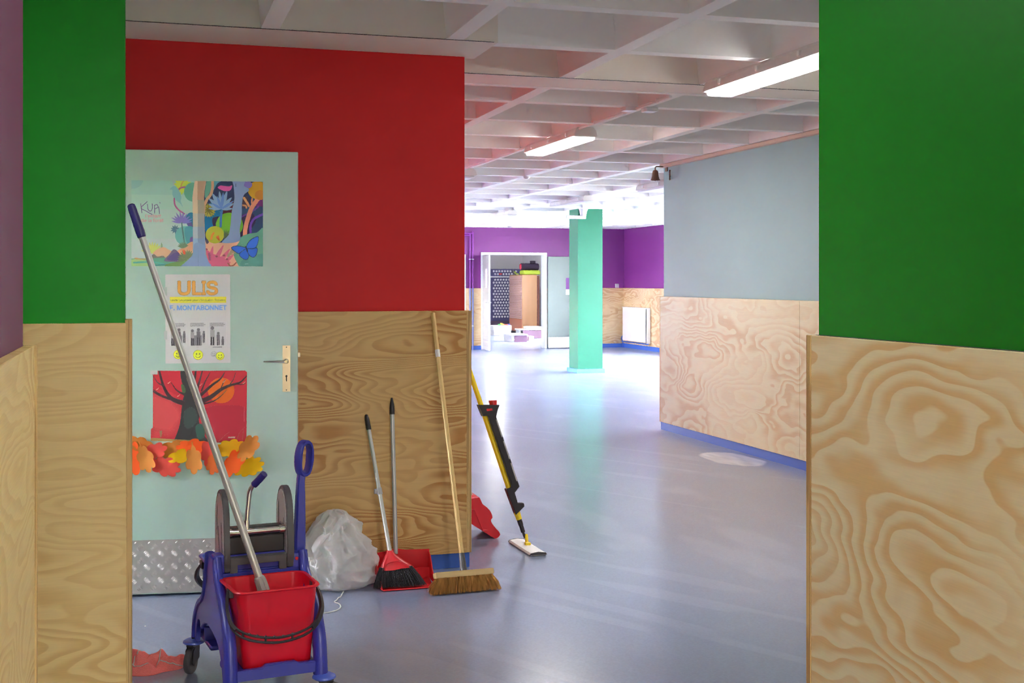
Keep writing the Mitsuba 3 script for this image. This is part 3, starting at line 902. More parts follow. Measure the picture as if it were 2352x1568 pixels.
for i in range(6):
    Cc(sm3([(262, 330 + 8 * i), (420, 300 + 20 * i), (540 - 6 * i, 420 + 20 * i), (520 - 10 * i, 640 - 10 * i), (420, 720 - 16 * i), (250, 690 - 20 * i)]), (168 + 5 * i, 44 + 5 * i, 50 + 4 * i))
Cc(sm3([(730, 480), (900, 430), (1130, 470), (1130, 770), (740, 770)]), (146, 32, 44))
Cc(Polygon([U3(890 + 120 * math.cos(a), 294 + 116 * math.sin(a)) for a in np.linspace(0, 6.283, 40)]), (216, 92, 34))
DK = (52, 34, 36)
Cc(sm3([(524, 110), (580, 110), (600, 250), (660, 330), (720, 360), (726, 460), (690, 560), (740, 700), (770, 775), (460, 775), (480, 720), (520, 600), (535, 460), (545, 380), (560, 300), (530, 200)]), (44, 40, 40))
Cc(sm3([(560, 480), (640, 450), (680, 560), (600, 640), (560, 600)]), (48, 56, 52))
Cc(sm3([(660, 620), (720, 600), (745, 700), (690, 740)]), (46, 72, 62))
Cc(sm3([(528, 240), (556, 250), (570, 300), (545, 320)]), (62, 84, 52))
for pts, a, b in (([(560, 410), (470, 380), (420, 340), (370, 250), (330, 110)], 46, 16), ([(470, 380), (380, 350), (310, 320), (270, 290)], 26, 8), ([(380, 350), (300, 300), (282, 280)], 12, 5), ([(370, 250), (320, 220), (280, 160)], 12, 4),
                  ([(560, 330), (490, 290), (440, 220)], 18, 4), ([(720, 390), (800, 350), (880, 290), (960, 250), (1060, 220), (1120, 160)], 46, 8), ([(700, 340), (800, 250), (880, 190), (920, 130)], 30, 6),
                  ([(660, 320), (690, 220), (720, 110)], 26, 8), ([(620, 300), (650, 180), (660, 110)], 26, 14), ([(710, 300), (750, 200), (790, 130)], 14, 4), ([(720, 420), (820, 390), (880, 350), (940, 290)], 14, 3),
                  ([(960, 250), (1000, 190), (1020, 130)], 10, 3), ([(1010, 235), (1080, 240), (1110, 225)], 10, 3), ([(880, 290), (910, 220), (930, 190)], 9, 3)):
    Cc(st3(pts, a, b), DK)
for x, y in ((422, 218), (320, 275), (508, 336), (708, 238), (1098, 222), (916, 210)):
    Cc(st3([(x - 14, y + 10), (x, y + 4), (x + 10, y - 10)], 9, 3), (214, 170, 150))
Cc(st3([(350, 655), (352, 690), (350, 715)], 26, 8), (150, 108, 78))
for pts in ([(860, 765), (920, 710), (970, 670)], [(1030, 765), (1060, 680), (1110, 620)], [(1085, 765), (1090, 700), (1096, 640)], [(800, 690), (815, 650), (830, 630)]):
    Cc(st3(pts, 9, 3), (146, 70, 60))
Cc(sm3([(262, 722), (420, 730), (600, 742), (760, 758), (760, 772), (262, 772)]), (168, 138, 84))
px, py = U3(955, 727); Cc(affinity.translate(affinity.skew(word('milan', 0, 0, 0.006), 8), px, py), (220, 200, 196)) if False else None
Cc(q2(0, 0, 0, 0) if False else Polygon([U3(*p) for p in ((956, 716), (1022, 714), (1018, 727), (954, 727))]), (206, 176, 176))
Cc(st3([(1100, 440), (1100, 580)], 5, 5), (176, 84, 92))
m, col = print_mesh((Polygon([U3(*p) for p in ((258, 113), (600, 115), (1105, 113), (1122, 128), (1122, 765), (760, 768), (262, 745), (262, 640), (280, 625), (276, 150), (260, 145))]), [0.74 * q for q in pc(158, 36, 44)]), L3, np.eye(4), 0.0009)
Mp = on_door(0.2704, 0.7020, -0.5)
t = thing('poster', 'red poster of a dark bare tree with an orange sun above the paper leaves', 'poster')
part(t, 'paper', extrude(Polygon([U3(*p) for p in ((258, 113), (600, 115), (1105, 113), (1122, 128), (1122, 765), (760, 768), (262, 745), (262, 640), (280, 625), (276, 150), (260, 145))]), 0.0008), 'm_paper', M=Mp)
part(t, 'print', xf(m, Mp), 'm_vertex', False, color=col)
part(t, 'tape', box(-0.004, 0.028, 0.312, 0.330, 0.0009, 0.0013), 'm_tape', M=Mp)


# ---- autumn leaves cut from card, taped along the door
def card_leaf(size, lobes, seed, curl, stem=True, oak=0.22):
    """A lobed card leaf, curled: grid of the outline triangulated, then bent about its midrib."""
    r = random.Random(seed)
    n = 72
    pts = []
    for i in range(n):
        a = 2 * math.pi * i / n
        wob = 0.76 + (oak + 0.14) * abs(math.cos(lobes * a / 2 + 0.3)) ** 0.6 + 0.03 * r.random() * 0
        pts.append((size * 0.56 * wob * math.cos(a) * 1.05, size * 0.40 * wob * math.sin(a) * (0.85 + 0.15 * math.cos(a))))
    p = Polygon(pts).buffer(0)
    if stem:
        p = unary_union([p, Polygon([(-size * 0.85, -0.0022), (-size * 0.85, 0.0022), (-size * 0.4, 0.004), (-size * 0.4, -0.004)])])
    if p.geom_type != 'Polygon':
        p = max(p.geoms, key=lambda g: g.area)
    step = size / 11
    xs = np.arange(p.bounds[0], p.bounds[2], step); ys = np.arange(p.bounds[1], p.bounds[3], step)
    inner = [q for q in ((x, y) for x in xs for y in ys) if p.buffer(-step * 0.4).contains(Point(q))]
    ring = [p.exterior.interpolate(d).coords[0] for d in np.arange(0, p.exterior.length, step * 0.55)]
    from scipy.spatial import Delaunay
    V = np.array(ring + inner)
    Fc = [t for t in Delaunay(V).simplices if p.buffer(1e-4).contains(Point(V[t].mean(0)))]
    Fc = np.array([t if np.cross(V[t[1]] - V[t[0]], V[t[2]] - V[t[0]]) > 0 else t[::-1] for t in Fc])
    w = 2.0 * np.abs(V[:, 1]) / size
    z = curl * size * (w ** 2 * 0.55 + 0.25 * np.sin(V[:, 0] / size * 4 + seed)) + curl * 0.18 * size * np.maximum(0, V[:, 0] / size) ** 2
    z -= z.min()
    top = np.c_[V, z + 0.0006]; bot = np.c_[V, z]
    m = len(V)
    nr = len(ring)
    side = []
    for i in range(nr):
        j = (i + 1) % nr
        side += [[i, i + m, j], [j, i + m, j + m]]
    return trimesh.Trimesh(np.vstack([top, bot]), np.vstack([Fc, Fc[:, ::-1] + m, np.array(side)]), process=False)


CARD = {'orange': (232, 92, 40), 'coral': (214, 76, 66), 'brown': (186, 110, 48), 'ochre': (206, 150, 28), 'yellow': (224, 170, 24), 'rust': (196, 92, 44), 'tan': (204, 128, 62)}
for kx, c in CARD.items():
    plastic('m_card_' + kx, lin(*c, KD * 0.92), 0.75, 0.15)
LEAVES = [  # along, up, angle, size, lobes, colour, out, curl, label
    (0.2278, 0.6950, 330, 0.085, 7, 'brown', 0.0010, .22, 'brown paper leaf pointing up at the left end of the leaf row'),
    (0.2050, 0.6340, 275, 0.105, 6, 'orange', 0.0035, .16, 'bright orange paper leaf hanging at the left end of the leaf row'),
    (0.2500, 0.6330, 290, 0.090, 7, 'tan', 0.0120, .30, 'curled tan paper leaf over the bright orange one at the left'),
    (0.2860, 0.6640, 20, 0.085, 7, 'coral', 0.0060, .26, 'coral paper leaf just below the left corner of the red poster'),
    (0.3330, 0.5960, 345, 0.105, 9, 'coral', 0.0100, .12, 'large coral paper leaf hanging lowest on the left'),
    (0.3640, 0.6710, 10, 0.095, 6, 'brown', 0.0035, .14, 'brown paper leaf under the red poster above the small yellow leaf'),
    (0.3980, 0.6390, 15, 0.075, 5, 'yellow', 0.0150, .14, 'small yellow paper leaf in the left half of the leaf row'),
    (0.4580, 0.6720, 355, 0.110, 8, 'orange', 0.0030, .10, 'wide bright orange paper leaf under the middle of the red poster'),
    (0.4640, 0.6230, 275, 0.090, 6, 'tan', 0.0140, .22, 'tan paper leaf with a dangling stem below the wide orange leaf'),
    (0.5300, 0.6550, 80, 0.090, 6, 'coral', 0.0060, .20, 'coral paper leaf half behind the mop handle'),
    (0.5550, 0.6090, 260, 0.080, 7, 'rust', 0.0090, .18, 'rust brown paper leaf right under the mop handle'),
    (0.6280, 0.6690, 0, 0.105, 9, 'ochre', 0.0050, .10, 'ochre paper leaf with rounded lobes under the right of the red poster'),
    (0.6420, 0.6020, 60, 0.098, 7, 'orange', 0.0110, .20, 'bright orange paper leaf above the lever grip of the mop cart'),
    (0.7080, 0.6720, 55, 0.095, 7, 'tan', 0.0160, .36, 'curled tan paper leaf at the right upper end of the leaf row'),
    (0.7060, 0.5830, 15, 0.105, 10, 'yellow', 0.0060, .12, 'large yellow paper leaf at the right lower end of the leaf row'),
]
for i, (u, z, ang, size, lobes, c, out, curl, lab) in enumerate(LEAVES):
    solid('paper_leaf', card_leaf(size * 1.12, lobes, i + 3, curl, i in (0, 2, 6, 8)), 'm_card_' + c, lab, 'paper leaf', True, 'autumn paper leaves along the door', M=on_door(u, z, ang, out))
# ------------------------------------------------------------------ mop cart
TH = math.radians(8.0)
OC = (0.41660577, 4.08703644, 0.0)
MC = mat(OC, [math.cos(TH), math.sin(TH), 0], [-math.sin(TH), math.cos(TH), 0], [0, 0, 1])
cart = thing('mop_cart', 'blue plastic mop cart with a grey wringer beside the open door', 'mop cart')
HWC = 0.165
outer = smooth_path([(0.0, 0.118, 0), (0.004, 0.19, 0), (0.022, 0.26, 0), (0.075, 0.33, 0), (0.15, 0.385, 0), (0.205, 0.43, 0), (0.228, 0.488, 0)], 5)[:, :2].tolist()
rear = smooth_path([(0.345, 0.488, 0), (0.37, 0.43, 0), (0.405, 0.345, 0), (0.45, 0.305, 0), (0.515, 0.275, 0), (0.572, 0.225, 0), (0.606, 0.16, 0), (0.612, 0.118, 0)], 5)[:, :2].tolist()
inner = smooth_path([(0.552, 0.118, 0), (0.545, 0.165, 0), (0.52, 0.205, 0), (0.485, 0.215, 0), (0.465, 0.19, 0), (0.44, 0.205, 0), (0.36, 0.235, 0), (0.25, 0.232, 0), (0.16, 0.215, 0), (0.105, 0.175, 0), (0.075, 0.118, 0)], 4)[:, :2].tolist()
prof = Polygon(outer + rear + inner).buffer(0)
frame = []
for s in (-1, 1):
    x0 = s * HWC
    frame.append(bprism(prof, min(x0, x0 - s * 0.016), max(x0, x0 - s * 0.016), 'yz', 0.004))
    leg = np.array([(x0 - s * 0.014, y + 0.016, z) for y, z in outer])
    frame.append(sweep(leg, circle(0.024, 14, 0.022), scale=np.linspace(1.12, 0.72, len(leg))[:, None].repeat(2, 1)))
    rl = np.array([(x0 - s * 0.008, y - 0.012, z) for y, z in rear])
    frame.append(sweep(rl, circle(0.017, 12, 0.013)))
bar = [(-0.15, 0.128), (0.15, 0.128), (0.15, 0.166), (0.075, 0.166), (0.062, 0.174), (-0.035, 0.174), (-0.05, 0.164), (-0.15, 0.164)]
frame.append(bprism(bar, 0.004, 0.026, 'xz', 0.004))
frame.append(rbox(-0.15, 0.15, 0.02, 0.20, 0.128, 0.150, 0.006))
frame.append(rbox(-0.15, 0.15, 0.565, 0.585, 0.128, 0.168, 0.006))
frame.append(rbox(-0.15, 0.15, 0.36, 0.58, 0.135, 0.152, 0.006))
frame.append(rbox(-0.155, 0.155, 0.44, 0.455, 0.15, 0.20, 0.005))
frame.append(bprism([(-0.16, 0.430), (0.16, 0.430), (0.16, 0.487), (-0.16, 0.487)], 0.262, 0.282, 'xz', 0.004))
frame.append(rbox(-0.16, 0.16, 0.258, 0.34, 0.425, 0.437, 0.005))
frame.append(bprism([(-0.163, 0.418), (0.163, 0.418), (0.163, 0.432), (-0.163, 0.432)], 0.235, 0.275, 'xz', 0.004))
frame.append(rbox(-0.160, -0.120, 0.24, 0.30, 0.43, 0.497, 0.008))
frame.append(rbox(0.105, 0.166, 0.24, 0.30, 0.40, 0.482, 0.012))
part(cart, 'frame', cat(*frame), 'm_cart_blue', 32, M=MC)
part(cart, 'button', lathe([(0, 0), (0.0062, 0), (0.0055, 0.003), (0, 0.0035)], 14, axis=(0, -1, 0), at=(0.128, 0.2395, 0.462)), 'm_bucket_red', 32, M=MC, label='small red round button')
# push handle: tapering arm with an upright loop
arm = [rbox(0.128, 0.166, 0.262, 0.300, 0.40, 0.50, 0.01)]
ap = np.array([(0.147, 0.281, 0.45), (0.1485, 0.282, 0.52), (0.151, 0.283, 0.60), (0.153, 0.284, 0.68), (0.154, 0.285, 0.72), (0.157, 0.286, 0.748)])
sq = np.array([(0.5, -0.32), (0.5, 0.32), (0.32, 0.5), (-0.32, 0.5), (-0.5, 0.32), (-0.5, -0.32), (-0.32, -0.5), (0.32, -0.5)])
arm.append(sweep(ap, sq, up=(0, 1, 0), scale=np.array([(0.040, .040), (0.039, .040), (0.035, .038), (0.030, .036), (0.026, .034), (0.026, .032)])))
a = np.linspace(0, 2 * math.pi, 33)[:-1]
lo = np.stack([0.026 * np.sign(np.cos(a)) * np.abs(np.cos(a)) ** 0.8, 0.0 * a, 0.058 * np.sign(np.sin(a)) * np.abs(np.sin(a)) ** 0.85], 1)
ra = math.radians(24)
R = np.array([[math.cos(ra), -math.sin(ra), 0], [math.sin(ra), math.cos(ra), 0], [0, 0, 1]])
tilt = math.radians(-5)
Rt = np.array([[math.cos(tilt), 0, -math.sin(tilt)], [0, 1, 0], [math.sin(tilt), 0, math.cos(tilt)]])
lo = lo @ Rt.T @ R.T + np.array([0.168, 0.288, 0.806])
rect = np.array([(0.5, -0.3), (0.5, 0.3), (0.3, 0.5), (-0.3, 0.5), (-0.5, 0.3), (-0.5, -0.3), (-0.3, -0.5), (0.3, -0.5)])
axis_n = R @ np.array([0, 1, 0])
lv, lf = [], []
for i in range(len(lo)):
    c = np.array([0.168, 0.288, 0.806])
    rad = lo[i] - c
    rad /= np.linalg.norm(rad)
    lv.append(lo[i] + rect[:, :1] * 0.036 * axis_n + rect[:, 1:] * 0.015 * rad)
m8 = 8
for i in range(len(lo)):
    p, q = i * m8, ((i + 1) % len(lo)) * m8
    for j in range(m8):
        kx = (j + 1) % m8
        lf += [(p + j, p + kx, q + kx), (p + j, q + kx, q + j)]
loop = trimesh.Trimesh(np.vstack(lv), np.array(lf), process=False)
if loop.volume < 0:
    loop.invert()
arm.append(loop)
part(cart, 'push_handle', cat(*arm), 'm_cart_blue', 34, M=MC)

# casters
def caster(x, y, ang):
    c = math.radians(ang)
    Mx = MC @ mat([x, y, 0], [math.cos(c), math.sin(c), 0], [-math.sin(c), math.cos(c), 0], [0, 0, 1])
    k = part(cart, 'caster', cat(bprism([(-0.014, 0.050), (0.030, 0.030), (0.044, 0.040), (0.036, 0.085), (0.012, 0.104), (-0.016, 0.104)], -0.0165, -0.0125, 'xz', 0.001),
                                 bprism([(-0.014, 0.050), (0.030, 0.030), (0.044, 0.040), (0.036, 0.085), (0.012, 0.104), (-0.016, 0.104)], 0.0125, 0.0165, 'xz', 0.001),
                                 rbox(-0.018, 0.032, -0.0165, 0.0165, 0.094, 0.106, 0.004), rod((0, 0, 0.10), (0, 0, 0.125), 0.008)), 'm_black', 30, M=Mx)
    part(k, 'wheel', lathe([(0.0, -0.012), (0.036, -0.012), (0.044, -0.009), (0.0455, -0.004), (0.0455, 0.004), (0.044, 0.009), (0.036, 0.012), (0.034, 0.009), (0.012, 0.009), (0.010, 0.012), (0, 0.012)], 28, axis=(0, 1, 0), at=(0.026, 0, 0.0456)), 'm_dark_grey', 32, M=Mx)
    part(k, 'cap_ring', lathe([(0, 0.104), (0.034, 0.104), (0.040, 0.108), (0.038, 0.114), (0.022, 0.122), (0, 0.122)], 24), 'm_cart_light', 32, M=Mx)


plastic('m_cart_light', [0.060, 0.105, 0.46], 0.35, 0.5)
caster(-0.150, 0.003, 250)
caster(0.160, 0.003, -20)
caster(-0.166, 0.592, 235)
caster(0.162, 0.592, 250)

# wringer
wr = [bprism([(-0.106, 0.430), (-0.080, 0.430), (-0.080, 0.458), (0.066, 0.458), (0.066, 0.430), (0.092, 0.430), (0.092, 0.482), (-0.106, 0.482)], 0.236, 0.252, 'xz', 0.003),
      rbox(-0.112, 0.100, 0.245, 0.40, 0.474, 0.484, 0.004)]
wring = part(cart, 'wringer', cat(*wr), 'm_dark_grey', 30, M=MC)
plate_o = [(0.240, 0.435), (0.240, 0.60), (0.247, 0.645), (0.268, 0.685), (0.298, 0.706), (0.330, 0.709), (0.362, 0.695), (0.388, 0.660), (0.400, 0.610), (0.402, 0.47), (0.38, 0.435)]
plate_p = Polygon(smooth_path([(y, z, 0) for y, z in plate_o], 3, True)[:, :2]).buffer(0)
for x0, x1 in ((-0.126, -0.106), (0.094, 0.118)):
    sp = part(wring, 'side_plate', bprism(plate_p, x0, x1, 'yz', 0.004), 'm_dark_grey', 30, M=MC)
    ip = plate_p.buffer(-0.013)
    slot = Polygon(smooth_path([(0.370, 0.545, 0), (0.374, 0.60, 0), (0.366, 0.645, 0), (0.355, 0.655, 0), (0.350, 0.60, 0), (0.354, 0.55, 0)], 4, True)[:, :2])
    for xa, xb in ((x0 - 0.0012, x0 + 0.001), (x1 - 0.001, x1 + 0.0012)):
        part(wring, 'side_cover', prism(ip.difference(slot), xa, xb, 'yz'), 'm_mid_grey', M=MC)
    rib = cat(*[rod((x0 - 0.001, 0.262 + 0.05 * q, 0.47), (x0 - 0.001, 0.285 + 0.05 * q, 0.60 - 0.02 * q), 0.0018, n=6) for q in (0, 1)])
    part(wring, 'rib', rib, 'm_dark_grey', M=MC)
part(wring, 'press_basket', cat(rbox(-0.106, 0.094, 0.275, 0.375, 0.485, 0.548, 0.006), rbox(-0.104, 0.092, 0.300, 0.345, 0.545, 0.574, 0.004)), 'm_black', 30, M=MC)
roll = cat(rod((-0.108, 0.262, 0.566), (0.094, 0.262, 0.566), 0.0105, n=20), rod((0.072, 0.262, 0.566), (0.088, 0.262, 0.566), 0.0145, n=20), rod((0.088, 0.262, 0.566), (0.094, 0.262, 0.566), 0.012, n=6),
           rod((-0.106, 0.262, 0.566), (-0.096, 0.262, 0.566), 0.0135, n=20))
part(wring, 'roller', roll, 'm_chrome', 30, M=MC, label='polished steel roller bar')
lev = smooth_path([(-0.043, 0.262, 0.566), (-0.042, 0.268, 0.60), (-0.036, 0.272, 0.66), (-0.030, 0.272, 0.705), (-0.019, 0.262, 0.728), (-0.008, 0.250, 0.742)], 6)
part(wring, 'lever', cat(sweep(lev, circle(0.0078, 14)), rod((-0.044, 0.263, 0.576), (-0.0425, 0.266, 0.604), 0.0105)), 'm_chrome', 40, M=MC)
part(wring, 'lever_grip', cat(sweep(smooth_path([(-0.018, 0.261, 0.728), (-0.004, 0.244, 0.748), (0.010, 0.226, 0.770)], 5), circle(0.0125, 16)), ), 'm_grip_blue', 35, M=MC, label='dark blue lever grip')


# ------------------------------------------------------------------ buckets
def rrect(w0, w1, d0, d1, r, n=6):
    out = []
    for cx, cy, a0 in ((w1 - r, d1 - r, 0), (w0 + r, d1 - r, 90), (w0 + r, d0 + r, 180), (w1 - r, d0 + r, 270)):
        for t in np.linspace(0, 90, n):
            a_ = math.radians(a0 + t)
            out.append((cx + r * math.cos(a_), cy + r * math.sin(a_)))
    return np.array(out)


def loft(rings):
    n = len(rings[0])
    V = np.vstack(rings)
    F = []
    for i in range(len(rings) - 1):
        for j in range(n):
            k_ = (j + 1) % n
            F += [(i * n + j, i * n + k_, (i + 1) * n + k_), (i * n + j, (i + 1) * n + k_, (i + 1) * n + j)]
    V = np.vstack([V, rings[0].mean(0), rings[-1].mean(0)])
    for j in range(n):
        k_ = (j + 1) % n
        F += [(len(V) - 2, k_, j), (len(V) - 1, (len(rings) - 1) * n + j, (len(rings) - 1) * n + k_)]
    return trimesh.Trimesh(V, np.array(F), process=False)


def bucket(name, label, bs, M):
    t = thing(name, label, 'bucket')
    z0, z1 = 0.152, 0.424
    ring = lambda f, z, g=0.0, w=0: np.c_[rrect(-0.103 - 0.032 * f - g, 0.128 + 0.010 * f + g, 0.034 - 0.050 * f - g, 0.172 + 0.034 * f + g, 0.030 + 0.01 * f), np.full(24, z)]
    rings = [ring(0, z0 + 0.004, -0.006), ring(0, z0, -0.010), ring(0, z0, -0.004), ring(0.02, z0 + 0.008)]
    for f in (0.25, 0.5, 0.75, 0.95):
        rings.append(ring(f, z0 + f * (z1 - z0)))
    rings += [ring(0.97, z1 - 0.006, 0.001), ring(0.97, z1 - 0.006, 0.007), ring(1.0, z1 - 0.002, 0.009), ring(1.0, z1 + 0.002, 0.007), ring(1.0, z1 + 0.003, 0.002), ring(1.0, z1, -0.003)]
    for f in (0.8, 0.5, 0.25, 0.03):
        rings.append(ring(f, z0 + 0.004 + f * (z1 - z0 - 0.004), -0.003))
    # pouring spout pulled out of the left front rim corner
    for r_ in rings:
        for q in range(len(r_)):
            if r_[q, 2] > z1 - 0.06:
                wgt = math.exp(-((r_[q, 0] + 0.135) ** 2 + (r_[q, 1] - 0.185) ** 2) / 0.0011) * (r_[q, 2] - z1 + 0.06) / 0.06
                r_[q, 0] -= 0.012 * wgt
                r_[q, 1] += 0.008 * wgt
    part(t, 'body', loft(rings), bs, 35, M=M)
    hp = smooth_path([(-0.146, 0.075, 0.408), (-0.158, 0.035, 0.385), (-0.163, 0.0, 0.362), (-0.155, -0.030, 0.325), (-0.125, -0.050, 0.298), (-0.067, -0.060, 0.279), (0.004, -0.062, 0.272), (0.079, -0.052, 0.283), (0.122, -0.032, 0.303), (0.150, 0.0, 0.340), (0.154, 0.035, 0.378), (0.147, 0.075, 0.408)], 5)
    r2 = np.array([(0.0045, -0.009), (0.0045, 0.009), (-0.0045, 0.009), (-0.0045, -0.009)])
    hb = [sweep(hp[:18], r2 * 1.05), sweep(hp[-18:], r2 * 1.05)]
    up, lo_ = hp[14:-14].copy(), hp[14:-14].copy()
    up[:, 2] += 0.0075; lo_[:, 2] -= 0.0085
    hb += [tube(up, 0.0042, 8), tube(lo_, 0.0042, 8)]
    for q in range(6, len(up) - 4, 6):
        hb.append(rod(lo_[q], up[q], 0.0035, n=8))
    for q in range(8, len(up) - 8, 2):
        hb.append(manifold3d.Manifold.sphere(0.0042, 8).translate(tuple(up[q] + [0, 0, 0.003])))
    for sx in (-0.140, 0.143):
        hb.append(rbox(sx - 0.009, sx + 0.009, 0.055, 0.095, 0.392, 0.419, 0.003))
    part(t, 'handle', cat(*hb), 'm_black', 40, M=M, label='black carrying handle')
    return t


bucket('bucket', 'red bucket in the front of the mop cart', 'm_bucket_red', MC)
bucket('bucket', 'blue bucket at the back of the mop cart, mostly hidden', 'm_cart_light', MC @ mat([0.0, 0.615, -0.002], [-1, 0, 0], [0, -1, 0], [0, 0, 1]))

# ------------------------------------------------------------------ mop in the bucket
wl = lambda x, y, z: (MC @ np.array([x, y, z, 1.0]))[:3]
mop = thing('mop', 'mop with a long steel pole and dark blue grip standing in the red bucket', 'mop')
pb, pt = wl(-0.022, 0.075, 0.385), np.array([-0.049, 4.275, 1.698])
pd = (pt - pb) / np.linalg.norm(pt - pb)
at = lambda s: pb + pd * s
LP = np.linalg.norm(pt - pb)
part(mop, 'pole', cat(rod(at(0.02), at(LP * 0.56), 0.0128, n=20), rod(at(LP * 0.55), at(LP - 0.03), 0.0108, n=20)), 'm_alu', 40)
part(mop, 'grip', sweep(np.array([at(LP - 0.118), at(LP - 0.115), at(LP - 0.10), at(LP - 0.02), at(LP - 0.004), at(LP)]), circle(1, 18), scale=np.array([0.0118, 0.0142, 0.0150, 0.0138, 0.0125, 0.007])), 'm_grip_blue', 35, label='dark blue plastic grip')
sk = lathe([(0.0, -0.035), (0.015, -0.035), (0.0155, -0.004), (0.019, 0.0), (0.0205, 0.006), (0.0185, 0.060), (0.0165, 0.066), (0.0135, 0.068), (0, 0.068)], 20, axis=pd, at=at(0))
ribs = [rod(at(0.006) + o, at(0.058) + o * 0.92, 0.0022, n=6) for o in [np.cross(pd, [0, 0, 1.0]) / np.linalg.norm(np.cross(pd, [0, 0, 1.0])) * 0.0195 * math.cos(q) + np.cross(pd, np.cross(pd, [0, 0, 1.0])) / np.linalg.norm(np.cross(pd, [0, 0, 1.0])) * 0.0195 * math.sin(q) for q in np.linspace(0, 6.283, 9)[:-1]]]
part(mop, 'socket', cat(sk, *ribs), 'm_socket_grey', 40, label='grey ribbed socket')
strands = []
for i in range(60):
    a_ = 2 * math.pi * i / 60
    r0 = 0.02 + 0.015 * RNG.random()
    e = wl(-0.01 + (0.06 + 0.02 * RNG.random()) * math.cos(a_), 0.10 + 0.045 * math.sin(a_), 0.175 + 0.03 * RNG.random())
    s0 = at(-0.02) + np.array([0.012 * math.cos(a_), 0.012 * math.sin(a_), 0])
    mid = (s0 + e) / 2 + np.array([0.03 * math.cos(a_), 0.02 * math.sin(a_), 0.02])
    strands.append(tube([s0, mid, e], 0.0045, 5, 4))
part(mop, 'mop_head', cat(*strands), plastic('m_mop_yarn', [0.50, 0.48, 0.44], 0.9, 0.1), True, kind='stuff')


# ------------------------------------------------------------------ brooms and dustpans
def bristles(rows, r=0.0011, kinds=1):
    """rows: list of (root, tip, bend) -> thin tapering three-sided bristles as one mesh."""
    V, F, n = [], [], 0
    for root, tip, bend in rows:
        root, tip = np.asarray(root), np.asarray(tip)
        d = tip - root
        L = np.linalg.norm(d); d = d / L
        u = np.cross(d, [0.3, 0.9, 0.1]); u /= np.linalg.norm(u); w_ = np.cross(d, u)
        pts = [root, root + (tip - root) * 0.5 + bend, tip]
        for kx, p in enumerate(pts):
            for j in range(3):
                a_ = 2.094 * j
                V.append(p + r * (1.1 - 0.2 * kx) * (u * math.cos(a_) + w_ * math.sin(a_)))
        for kx in range(2):
            for j in range(3):
                j2 = (j + 1) % 3
                b0, b1 = n + 3 * kx, n + 3 * (kx + 1)
                F += [(b0 + j, b0 + j2, b1 + j2), (b0 + j, b1 + j2, b1 + j)]
        F.append((n + 6, n + 7, n + 8))
        n += 9
    return trimesh.Trimesh(np.array(V), np.array(F), process=False)


# red angled broom standing in the mouth of the dustpan
br = thing('broom', 'red headed broom with dark bristles and an aluminium handle in front of the dustpan', 'broom')
h0, h1 = np.array([1.102, 5.672, 0.165]), np.array([1.031, 5.910, 0.789])
hd = (h1 - h0) / np.linalg.norm(h1 - h0); HL = np.linalg.norm(h1 - h0)
part(br, 'handle', rod(h0 - hd * 0.01, h1 - hd * 0.06, 0.0105, 0.0098, n=18), 'm_alu', 40)
part(br, 'hand_cap', sweep(np.array([h1 - hd * 0.078, h1 - hd * 0.074, h1 - hd * 0.03, h1 - hd * 0.012, h1 - hd * 0.003, h1]), circle(1, 14), scale=np.array([0.0118, 0.0128, 0.0118, 0.0095, 0.007, 0.003])), 'm_black', 40, label='black plastic handle end')
cl = h0 + hd * 0.29
part(br, 'clip', cat(rod(cl - hd * 0.016, cl + hd * 0.016, 0.0135, n=14), rbox(cl[0] - 0.026, cl[0] - 0.008, cl[1] - 0.008, cl[1] + 0.008, cl[2] - 0.012, cl[2] + 0.012, 0.004)), 'm_mid_grey', 35, label='small grey clip')
hood = []
for f, wl_, wr_, dy in ((0.0, 0.013, 0.013, 0.013), (0.18, 0.020, 0.021, 0.015), (0.40, 0.033, 0.040, 0.018), (0.65, 0.045, 0.066, 0.020), (0.85, 0.053, 0.088, 0.022), (1.0, 0.059, 0.102, 0.023)):
    cx, cy, cz = h0[0] + 0.006 * f, h0[1] - 0.030 * f, 0.172 - 0.078 * f
    ring_ = [(cx + (wr_ if math.cos(q) > 0 else wl_) * math.copysign(abs(math.cos(q)) ** 0.7, math.cos(q)), cy + dy * math.sin(q), cz + 0.012 * f * math.sin(2.2 * q) * 0 - (0.006 * f if math.cos(q) < 0 else 0.0)) for q in np.linspace(0, 2 * math.pi, 25)[:-1]]
    hood.append(np.array(ring_)[::-1])
hm = loft(hood[::-1])
if hm.volume < 0:
    hm.invert()
part(br, 'head', hm, 'm_red_plastic', 50)
fold = smooth_path([(h0[0] - 0.030, h0[1] - 0.040, 0.112), (h0[0] + 0.0, h0[1] - 0.044, 0.126), (h0[0] + 0.04, h0[1] - 0.044, 0.124), (h0[0] + 0.085, h0[1] - 0.046, 0.106)], 6)
part(br, 'head_rib', tube(fold, 0.0022, 6), 'm_red_plastic', True)
rows = []
for i in range(900):
    s = i / 899.0
    dy = (RNG.random() - 0.5) * 0.032
    root = (h0[0] - 0.052 + 0.150 * s, h0[1] - 0.030 + dy * 0.8, 0.100)
    jit = RNG.normal(0, 0.004)
    tip = (1.018 + 0.240 * s + jit, 5.620 + dy * 1.6 - 0.012 * s, 0.012 + 0.005 * RNG.random() + (0.004 if s > 0.9 else 0))
    rows.append((root, tip, np.array([0.006 * (s - 0.5), -0.003, 0])))
part(br, 'bristles', bristles(rows, 0.0013), 'm_black_soft', True, kind='stuff', label='dark brown black bristles')

